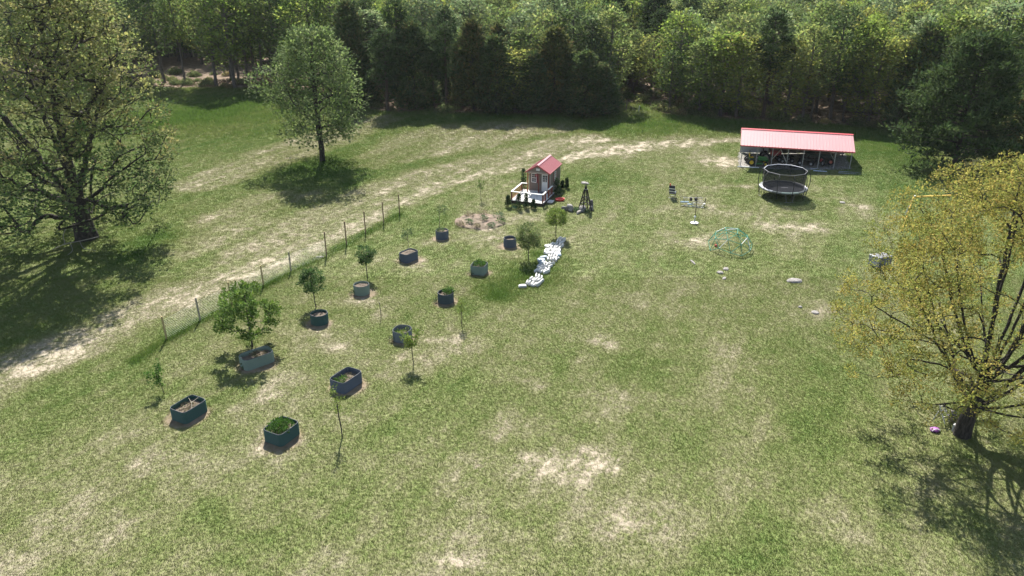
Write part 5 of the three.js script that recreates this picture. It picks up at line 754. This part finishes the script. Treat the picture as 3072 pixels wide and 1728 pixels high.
{ // swing set behind the yellow tree
  const t = thing('playground_swing', 'wooden A frame of a swing set with one yellow and one white leg', 'swing set', 33.6, -61.6, 0.2), y = std(0.55, 0.36, 0.06, 0.7), w = std(0.66, 0.64, 0.58, 0.7);
  part(t, 'leg', beam([-1.75, 0, 1.7], [0.1, 2.3, 0], 0.1, 0.1), y, 'yellow leg'); part(t, 'leg', beam([0.3, 0, -0.9], [0.16, 2.42, 0.02], 0.16, 0.1), w, 'white leg'); part(t, 'crossbar', beam([-0.85, 1.05, 0.85], [0.25, 1.05, -0.3], 0.06, 0.06), y); part(t, 'top_beam', beam([0.14, 2.3, 0], [3.9, 2.3, 0.3], 0.11, 0.11), y); part(t, 'leg', beam([3.9, 2.3, 0.3], [2.9, 0, 1.9], 0.1, 0.1), y); part(t, 'leg', beam([3.9, 2.3, 0.3], [4.5, 0, -1.2], 0.1, 0.1), y);
}
{ const t = thing('stone_block', 'big grey block with a white chipped left face beside the yellow tree', 'stone block', 27.25, -52.4, 0.35), m = new THREE.MeshStandardMaterial({ color: lin(0.30, 0.30, 0.32), roughness: 0.9, map: rep(rockTex, 1, 1) }), w = new THREE.MeshStandardMaterial({ color: lin(0.72, 0.71, 0.70), roughness: 0.9, map: rep(rockTex, 1, 1) }); part(t, 'block', box(1.25, 0.8, 0.9, 0, 0.4, 0, 0, 0, 0, 0.05), m); part(t, 'chipped_face', [box(0.14, 0.82, 0.92, -0.66, 0.41, 0, 0, 0, 0.06, 0.05), box(0.12, 0.3, 0.5, -0.72, 0.2, 0.2, 0, 0.2, 0.2, 0.04)], w); }
// flat stones in the lawn
[['long flat whitish rock slab in the lawn right of the dome', 19.9, -49.4, 1.05, 0.16, 0.7, 21], ['flat white stone pair in the lawn left below the dome', 15.05, -50.9, 0.5, 0.12, 0.45, 22], ['small flat stone in the lawn just below the dome', 15.65, -51.6, 0.55, 0.1, 0.4, 23], ['flat stone in the bare spot of the lower lawn left of the yellow tree', 19.6, -44.4, 0.45, 0.1, 0.5, 24], ['small white stone on the bare spot left of the yellow tree', 18.9, -45.2, 0.25, 0.1, 0.25, 25], ['tiny flat stones in the lawn below the dome', 15.1, -49.9, 0.5, 0.08, 0.25, 26], ['pale flat stone by the fence post', -14.6, -53.9, 0.6, 0.08, 0.3, 27], ['flat pale stone patch beyond the obelisk', 7.2, -73.2, 0.9, 0.14, 0.6, 28], ['small pale stone on the grass right of the trampoline', 30.2, -67.0, 0.5, 0.1, 0.5, 29], ['pale stick of rock left below the climbing dome', 13.5, -52.9, 0.18, 0.08, 0.9, 30]].forEach(([l, x, z, w, h, d, s]) => stone('flat_rock', l, x, z, w, h, d, s, paleRock, 'rock', 0.3));
{ const t = thing('broken_chair', 'broken white slatted chair leaning beside the yellow tree trunk', 'broken chair', 21.55, -32.2, 0.5), w = std(0.62, 0.60, 0.57, 0.7); for (const s of [-1, 1]) part(t, 'side_rail', beam([s * 0.18, 0.04, 0.28], [s * 0.18 - 0.12, 0.95, -0.15], 0.04, 0.03), w); for (let k = 0; k < 3; k++) part(t, 'slat', beam([-0.2 - 0.04 * k, 0.35 + 0.26 * k, 0.12 - 0.12 * k], [0.2 - 0.04 * k, 0.3 + 0.26 * k, 0.14 - 0.12 * k], 0.06, 0.02), w); part(t, 'leg', [beam([-0.36, 0, -0.25], [-0.3, 0.6, -0.12], 0.035, 0.03), beam([0.3, 0, -0.3], [0.08, 0.8, -0.1], 0.035, 0.03)], w); }
{ const t = thing('concrete_block', 'grey hollow concrete block standing at the foot of the yellow tree', 'concrete block', 21.7, -31.3, -0.9), c = std(0.42, 0.42, 0.41, 0.95); part(t, 'shell', [box(0.2, 0.04, 0.2, 0, 0.38, 0), box(0.2, 0.04, 0.2, 0, 0.02, 0), box(0.2, 0.04, 0.196, 0, 0.2, 0), box(0.198, 0.34, 0.035, 0, 0.2, 0.08), box(0.198, 0.34, 0.035, 0, 0.2, -0.08)], c); part(t, 'core_back', box(0.02, 0.32, 0.13, 0.07, 0.2, 0), std(0.05, 0.05, 0.05)); }
{ const t = thing('purple_toy', 'crumpled purple and white toy lying on the grass by the yellow tree', 'toy', 20.75, -31.35, 0.4), g = new THREE.SphereGeometry(0.2, 16, 10), p = g.attributes.position; for (let k = 0; k < p.count; k++) { const n = 0.7 + 0.6 * fbm(p.getX(k) * 9 + 3, p.getZ(k) * 9 + p.getY(k) * 5); p.setXYZ(k, p.getX(k) * n * 1.2, p.getY(k) * n * 0.5 + 0.07, p.getZ(k) * n); } g.computeVertexNormals(); part(t, 'body', g, std(0.22, 0.06, 0.24, 0.6)); part(t, 'strap', tube([[-0.24, 0.08, 0.05], [-0.1, 0.2, 0.12], [0.08, 0.14, 0.17], [0.24, 0.05, 0.12]], 0.022, 16, 6), std(0.65, 0.6, 0.66)); }
plant('potted_flowers', 'dry stems and leaves of a shrub against the yellow tree trunk', 21.95, 0, -31.9, 0.3, 0.55, 30, 0.08, [[0.10, 0.12, 0.05], [0.16, 0.14, 0.07]], 171);
stone('trunk_stone', 'pale stone perched behind the broken chair by the yellow tree', 22.0, -32.2, 0.35, 0.6, 0.3, 31, paleRock, 'stone');
{ const t = thing('fallen_branch', 'bare pale fallen branch at the foot of the great tree', 'branch', -34.0, -55.6), m = std(0.30, 0.27, 0.23, 0.9), b = (pts, r) => part(t, 'limb', tube(pts, r, 16, 5), m); b([[-1.6, 0.1, 0.4], [-0.6, 0.5, 0.2], [0.5, 0.7, 0.1], [1.8, 0.9, -0.3]], 0.035); b([[-0.6, 0.5, 0.2], [-0.7, 1.1, 0], [-0.4, 1.7, -0.1]], 0.025); b([[0.5, 0.7, 0.1], [1.0, 0.3, 0.6], [2.0, 0.2, 0.8]], 0.022); b([[-0.2, 0.6, 0.2], [0.2, 0.2, 0.8], [0.1, 0.05, 1.4]], 0.02); b([[-0.4, 1.7, -0.1], [0.3, 2.1, -0.2]], 0.016); }

// ---------------------------------------------------------------- open machine shed
{
  const t = thing('machine_shed', 'long open sided machine shed with a pinkish red metal gable roof and grey back wall', 'shed', 24.15, -79.1, degToRad(-15), null, 0), W = 10.7, Dp = 6.1, E = 2.36, RG = 3.42, hg = (x, b) => { const c = Math.cos(degToRad(15)), s = Math.sin(degToRad(15)); return ht(24.15 + x * c + b * s, -79.1 + x * s - b * c); };
  const roofM = std(0.44, 0.215, 0.225, 0.45, 0.05), trim = std(0.42, 0.05, 0.06, 0.45), steelM = std(0.30, 0.30, 0.31, 0.5, 0.4), grey = std(0.36, 0.38, 0.40, 0.6, 0.1), dk = std(0.07, 0.055, 0.05, 0.9);
  const nP = 36;
  for (const s of [0, 1]) {
    const b0 = s ? Dp + 0.12 : -0.12, e = E - 0.02, run = Math.hypot(Dp / 2 + 0.12, RG - e), a = Math.atan2(RG - e, Dp / 2 + 0.12) * (s ? -1 : 1), bc = (b0 + Dp / 2) / 2, yc = (e + RG) / 2 + 0.02;
    for (let k = 0; k < nP; k++) { const w = (W + 0.5) / nP, x = -0.25 + (k + 0.5) * w; part(t, 'roof_sheet', [box(w - 0.004, 0.02, run, x, yc, -bc, a, 0, 0), box(0.06, 0.05, run, x - w / 2 + 0.03, yc + 0.03, -bc, a, 0, 0), box(0.02, 0.014, run, x + 0.04, yc + 0.014, -bc, a, 0, 0)], roofM); }
    part(t, 'eave_trim', box(W + 0.52, 0.11, 0.04, W / 2, e - 0.01, -b0 + (s ? -0.01 : 0.01)), trim);
  }
  part(t, 'ridge_cap', [box(W + 0.54, 0.02, 0.22, W / 2, RG + 0.055, -Dp / 2 + 0.09, 0.3), box(W + 0.54, 0.02, 0.22, W / 2, RG + 0.055, -Dp / 2 - 0.09, -0.3)], std(0.55, 0.07, 0.08, 0.4, 0.1));
  for (let k = 0; k < 8; k++) { const x = k * W / 7; part(t, 'post', box(0.08, E - hg(x, 0) + 0.2, 0.08, x, (E + hg(x, 0)) / 2 - 0.1, -0.02, 0, 0, 0, 0.005), steelM); if (k % 2 === 0 || k === 7) part(t, 'rear_post', box(0.08, E - hg(x, Dp) + 0.2, 0.08, x, (E + hg(x, Dp)) / 2 - 0.1, -Dp + 0.04), steelM); part(t, 'truss', [beam([x, E - 0.03, -0.05], [x, RG - 0.06, -Dp / 2], 0.05, 0.05), beam([x, E - 0.03, -Dp + 0.05], [x, RG - 0.06, -Dp / 2], 0.05, 0.05)], steelM); }
  part(t, 'eave_beam', [box(W, 0.09, 0.07, W / 2, E - 0.1, -0.03), box(W, 0.09, 0.07, W / 2, E - 0.1, -Dp + 0.05)], steelM);
  part(t, 'brace', [beam([W * 0.29, 0.9, -0.6], [W * 0.36, 2.0, -0.6], 0.05, 0.05)], std(0.4, 0.36, 0.3)); part(t, 'brace', [beam([W * 0.36, 2.05, -0.6], [W * 0.42, 0.9, -0.1], 0.05, 0.05)], std(0.5, 0.47, 0.42)); part(t, 'brace', beam([W * 0.8, 2.2, -1.2], [W * 0.86, 1.2, -1.2], 0.05, 0.05), std(0.35, 0.34, 0.32));
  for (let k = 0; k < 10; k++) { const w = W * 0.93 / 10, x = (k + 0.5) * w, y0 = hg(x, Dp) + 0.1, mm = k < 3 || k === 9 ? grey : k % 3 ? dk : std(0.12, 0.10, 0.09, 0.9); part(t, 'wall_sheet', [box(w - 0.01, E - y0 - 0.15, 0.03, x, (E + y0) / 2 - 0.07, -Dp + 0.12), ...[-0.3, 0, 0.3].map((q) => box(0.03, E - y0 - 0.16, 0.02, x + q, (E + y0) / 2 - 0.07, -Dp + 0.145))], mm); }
  part(t, 'gravel_floor', (() => { const g = new THREE.PlaneGeometry(W + 1.0, Dp + 1.0, 24, 16); g.rotateX(-Math.PI / 2); const p = g.attributes.position; for (let k = 0; k < p.count; k++) { const x = p.getX(k) + W / 2, b = -(p.getZ(k)) + Dp / 2 + 0.1, ed = Math.min(1, Math.min(x + 0.6, W + 0.6 - x, b + 0.6, Dp + 0.6 - b) / 0.5); p.setXYZ(k, x + (vn(x * 2, b * 2) - 0.5) * 0.3, hg(x, b) + lerp(-0.06, 0.035, ed) + (vn(x * 4, b * 4) - 0.5) * 0.02, -b + (vn(x * 2 + 9, b * 2) - 0.5) * 0.3); } g.computeVertexNormals(); return g; })(), new THREE.MeshStandardMaterial({ color: lin(0.36, 0.335, 0.32), roughness: 1, map: rep(noiseTex(256, 32, 0.6, 1, true, 13), 6, 4) }));
  const put = (name, label, cat, x, b, turn, y = 0.04) => { const c = Math.cos(degToRad(15)), s = Math.sin(degToRad(15)); return thing(name, label, cat, 24.15 + x * c + b * s, -79.1 + x * s - b * c, degToRad(-15) + turn, null, hg(x, b) + y); };
  const green = std(0.025, 0.13, 0.03, 0.4), yel = std(0.55, 0.38, 0.03, 0.45), blk = std(0.012, 0.012, 0.013, 0.8), redM = std(0.28, 0.03, 0.03, 0.5), wh = std(0.7, 0.7, 0.68, 0.6);
  const wheel = (o, x, y, z, R, w, hub) => { const m = part(o, 'wheel', new THREE.TorusGeometry(R - w / 2, w / 2, 10, 22).scale(1, 1, 1.25).translate(x, y, z), blk); part(m, 'rim', cyl(R * 0.52, R * 0.52, w * 0.9, 0, 0, 0, 16).rotateX(Math.PI / 2).translate(x, y, z), hub); };
  { const o = put('garden_tractor', 'green garden tractor with yellow wheels and seat at the open left end of the shed', 'tractor', 1.55, 0.95, 0.1); part(o, 'hood', [box(0.95, 0.42, 0.5, 0.62, 0.72, 0, 0, 0, -0.06, 0.08), box(0.3, 0.3, 0.46, 1.1, 0.6, 0, 0, 0, 0, 0.06)], green); part(o, 'hood_stripe', [box(0.9, 0.03, 0.08, 0.62, 0.945, 0.2, 0, 0, -0.06)], std(0.1, 0.4, 0.08, 0.4)); part(o, 'fender', [box(0.55, 0.1, 0.95, -0.5, 0.72, 0, 0, 0, 0, 0.04), box(0.5, 0.3, 0.4, -0.4, 0.55, 0, 0, 0, 0, 0.05)], green); part(o, 'seat', [box(0.42, 0.1, 0.44, -0.5, 0.84, 0, 0, 0, 0, 0.04), box(0.1, 0.42, 0.44, -0.72, 1.06, 0, 0, 0, 0.2, 0.04)], yel); part(o, 'steering_wheel', [new THREE.TorusGeometry(0.18, 0.02, 8, 18).rotateY(Math.PI / 2).rotateZ(0.6).translate(0.02, 1.08, 0), bar([0.15, 0.85, 0], [0.02, 1.08, 0], 0.02)], blk); part(o, 'mower_deck', box(0.9, 0.16, 1.0, 0.2, 0.26, 0, 0, 0, 0, 0.05), green); for (const z of [-0.46, 0.46]) { wheel(o, -0.5, 0.4, z, 0.4, 0.22, yel); wheel(o, 0.95, 0.24, z, 0.24, 0.14, yel); } part(o, 'grab_bar', [tube([[-0.7, 0.8, -0.35], [-0.72, 1.5, -0.35], [-0.72, 1.5, 0.35], [-0.7, 0.8, 0.35]], 0.022, 20, 6)], blk); }
  { const o = put('wheel_hoe', 'black wheeled tiller with white hub standing left beside the tractor', 'tiller', 0.75, 1.9, 0.3); for (const z of [-0.25, 0.25]) wheel(o, 0, 0.34, z, 0.34, 0.16, wh); part(o, 'engine', [box(0.4, 0.32, 0.3, 0.15, 0.62, 0, 0, 0, 0, 0.04), cyl(0.1, 0.1, 0.16, 0.15, 0.85, 0, 12)], blk); for (const z of [-0.2, 0.2]) part(o, 'handlebar', tube([[0.1, 0.6, z * 0.6], [-0.3, 0.95, z], [-0.75, 1.15, z * 1.3]], 0.018, 14, 5), blk); part(o, 'tines', [cyl(0.2, 0.2, 0.5, 0.55, 0.24, 0, 7).rotateX(0)], blk); }
  { const o = put('red_tractor', 'dim red tractor parked behind the green one in the shade of the shed', 'tractor', 3.0, 2.9, 0.15); part(o, 'hood', box(1.1, 0.5, 0.55, 0.6, 0.85, 0, 0, 0, 0, 0.07), redM); part(o, 'seat', [box(0.4, 0.1, 0.45, -0.55, 1.0, 0, 0, 0, 0, 0.03), box(0.08, 0.35, 0.45, -0.76, 1.2, 0, 0, 0, 0.15, 0.03)], blk); part(o, 'steering_wheel', new THREE.TorusGeometry(0.2, 0.02, 8, 18).rotateY(Math.PI / 2).rotateZ(0.6).translate(-0.12, 1.3, 0), blk); part(o, 'chassis', box(1.7, 0.2, 0.35, 0.2, 0.5, 0, 0, 0, 0, 0.03), blk); for (const z of [-0.5, 0.5]) { wheel(o, -0.5, 0.5, z, 0.5, 0.26, std(0.3, 0.28, 0.25)); wheel(o, 0.95, 0.3, z, 0.3, 0.17, std(0.3, 0.28, 0.25)); } }
  for (const [x, b, a, l] of [[4.6, 2.2, 0.4, 'dark quad bike beside the leaning braces inside the shed'], [6.6, 1.3, -0.2, 'dark quad bike in front of the trailer inside the shed']]) { const o = put('quad_bike', l, 'quad bike', x, b, a); part(o, 'body', [box(0.9, 0.2, 0.35, 0, 0.62, 0, 0, 0, 0, 0.06), box(0.45, 0.12, 0.8, 0.5, 0.72, 0, 0, 0, 0.1, 0.04), box(0.45, 0.12, 0.8, -0.5, 0.72, 0, 0, 0, -0.1, 0.04)], std(0.02, 0.025, 0.022, 0.5)); part(o, 'seat', box(0.6, 0.12, 0.28, -0.15, 0.78, 0, 0, 0, 0, 0.05), blk); part(o, 'handlebar', [bar([0.35, 0.75, 0], [0.25, 1.02, 0], 0.02), bar([0.22, 1.02, -0.35], [0.22, 1.02, 0.35], 0.018)], blk); for (const dx of [-0.55, 0.55]) for (const z of [-0.38, 0.38]) wheel(o, dx, 0.28, z, 0.28, 0.2, std(0.25, 0.25, 0.25)); }
  { const o = put('flat_trailer', 'dark flat trailer loaded with boards in the right half of the shed', 'trailer', 7.9, 2.7, 0.05); part(o, 'bed', box(2.6, 0.12, 1.4, 0, 0.62, 0), std(0.02, 0.03, 0.024)); part(o, 'drawbar', [beam([-1.3, 0.55, -0.3], [-2.0, 0.45, 0], 0.06, 0.06), beam([-1.3, 0.55, 0.3], [-2.0, 0.45, 0], 0.06, 0.06)], blk); for (const z of [-0.78, 0.78]) wheel(o, 0.2, 0.34, z, 0.34, 0.2, redM); for (const sd of [-1, 1]) part(o, 'side_board', box(2.6, 0.28, 0.04, 0, 0.82, sd * 0.68), std(0.02, 0.035, 0.026)); }
  for (let k = 0; k < 4; k++) { const o = put('plank', 'weathered plank lying on the trailer load in the shed', 'plank', 8.3 + 0.1 * k, 2.3 + 0.24 * k, 0.05 + 0.04 * k, 0.76 + 0.05 * (k % 2)); part(o, 'board', box(2.6, 0.045, 0.18, 0.2, 0.02, 0, 0, 0, 0, 0.006), std(0.26, 0.20, 0.13, 0.9)); o.userData.group = 'planks on the trailer'; }
  { const o = put('air_conditioner', 'small dark box unit with a pale grille at the right back corner of the shed', 'box unit', 10.2, 4.6, 0); part(o, 'casing', box(0.8, 0.5, 0.55, 0, 0.5, 0, 0, 0, 0, 0.03), std(0.02, 0.03, 0.035)); part(o, 'grille', Array.from({ length: 4 }, (_, k) => box(0.6, 0.03, 0.02, 0, 0.36 + k * 0.09, 0.285)), std(0.45, 0.46, 0.48)); part(o, 'stand', [box(0.06, 0.26, 0.5, -0.3, 0.12, 0), box(0.06, 0.26, 0.5, 0.3, 0.12, 0)], blk); }
  for (const [x, b, s] of [[5.6, 0.7, 0], [5.2, 0.4, 1], [8.2, 0.75, 2], [9.0, 1.2, 3]]) { const o = put('spare_tyre', ['black tyre lying in the middle of the shed front', 'small black tyre near the trampoline side of the shed', 'black tyre standing right of the middle in the shed', 'reddish hubbed tyre beside the trailer in the shed'][s], 'tyre', x, b, s, 0.05); const m = part(o, 'tyre', new THREE.TorusGeometry(0.24, 0.09, 10, 22).rotateX(s > 1 ? 0 : Math.PI / 2).translate(0, s > 1 ? 0.33 : 0.09, 0), blk); part(m, 'rim', cyl(0.16, 0.16, 0.08, 0, 0, 0, 16).rotateX(s > 1 ? Math.PI / 2 : 0).translate(0, s > 1 ? 0.33 : 0.08, 0), s === 3 ? std(0.4, 0.12, 0.08) : std(0.25, 0.25, 0.25)); }
  [['white pipe lying in front of the left shed post', -0.3, -0.15, 2.2, 0.06, wh, 0.03], ['greyish pipe continuing along the front of the shed on the left', 2.4, -0.2, 1.6, 0.04, std(0.3, 0.36, 0.34), 0.02], ['pale plank leaning on the ground right of the trampoline', 7.0, -0.15, 1.1, 0.05, std(0.5, 0.52, 0.55), 0.35], ['bluish white pipe on the ground right of the trampoline', 7.2, -0.75, 1.3, 0.07, std(0.45, 0.5, 0.6), -0.05], ['grey timber along the right front edge of the gravel', 9.6, -0.9, 2.4, 0.06, std(0.2, 0.22, 0.22), -0.04], ['long grey timber nearest along the shed front', 9.5, -1.35, 3.0, 0.06, std(0.22, 0.23, 0.22), -0.05]].forEach(([l, x, b, len, r, m, a]) => { const o = put('ground_pipe', l, 'pipe', x, b, a, 0.02 + r); part(o, 'pipe', bar([0, 0, 0], [len, 0, 0], r * 0.8, r * 0.8, 10), m); part(o, 'coupling', bar([len * 0.48, 0, 0], [len * 0.54, 0, 0], r, r, 10), m); });
}

// ---------------------------------------------------------------- finish
scene.traverse((o) => { if (o.isMesh && !o.isSky) { o.castShadow = true; o.receiveShadow = true; } });
renderer.render(scene, camera);
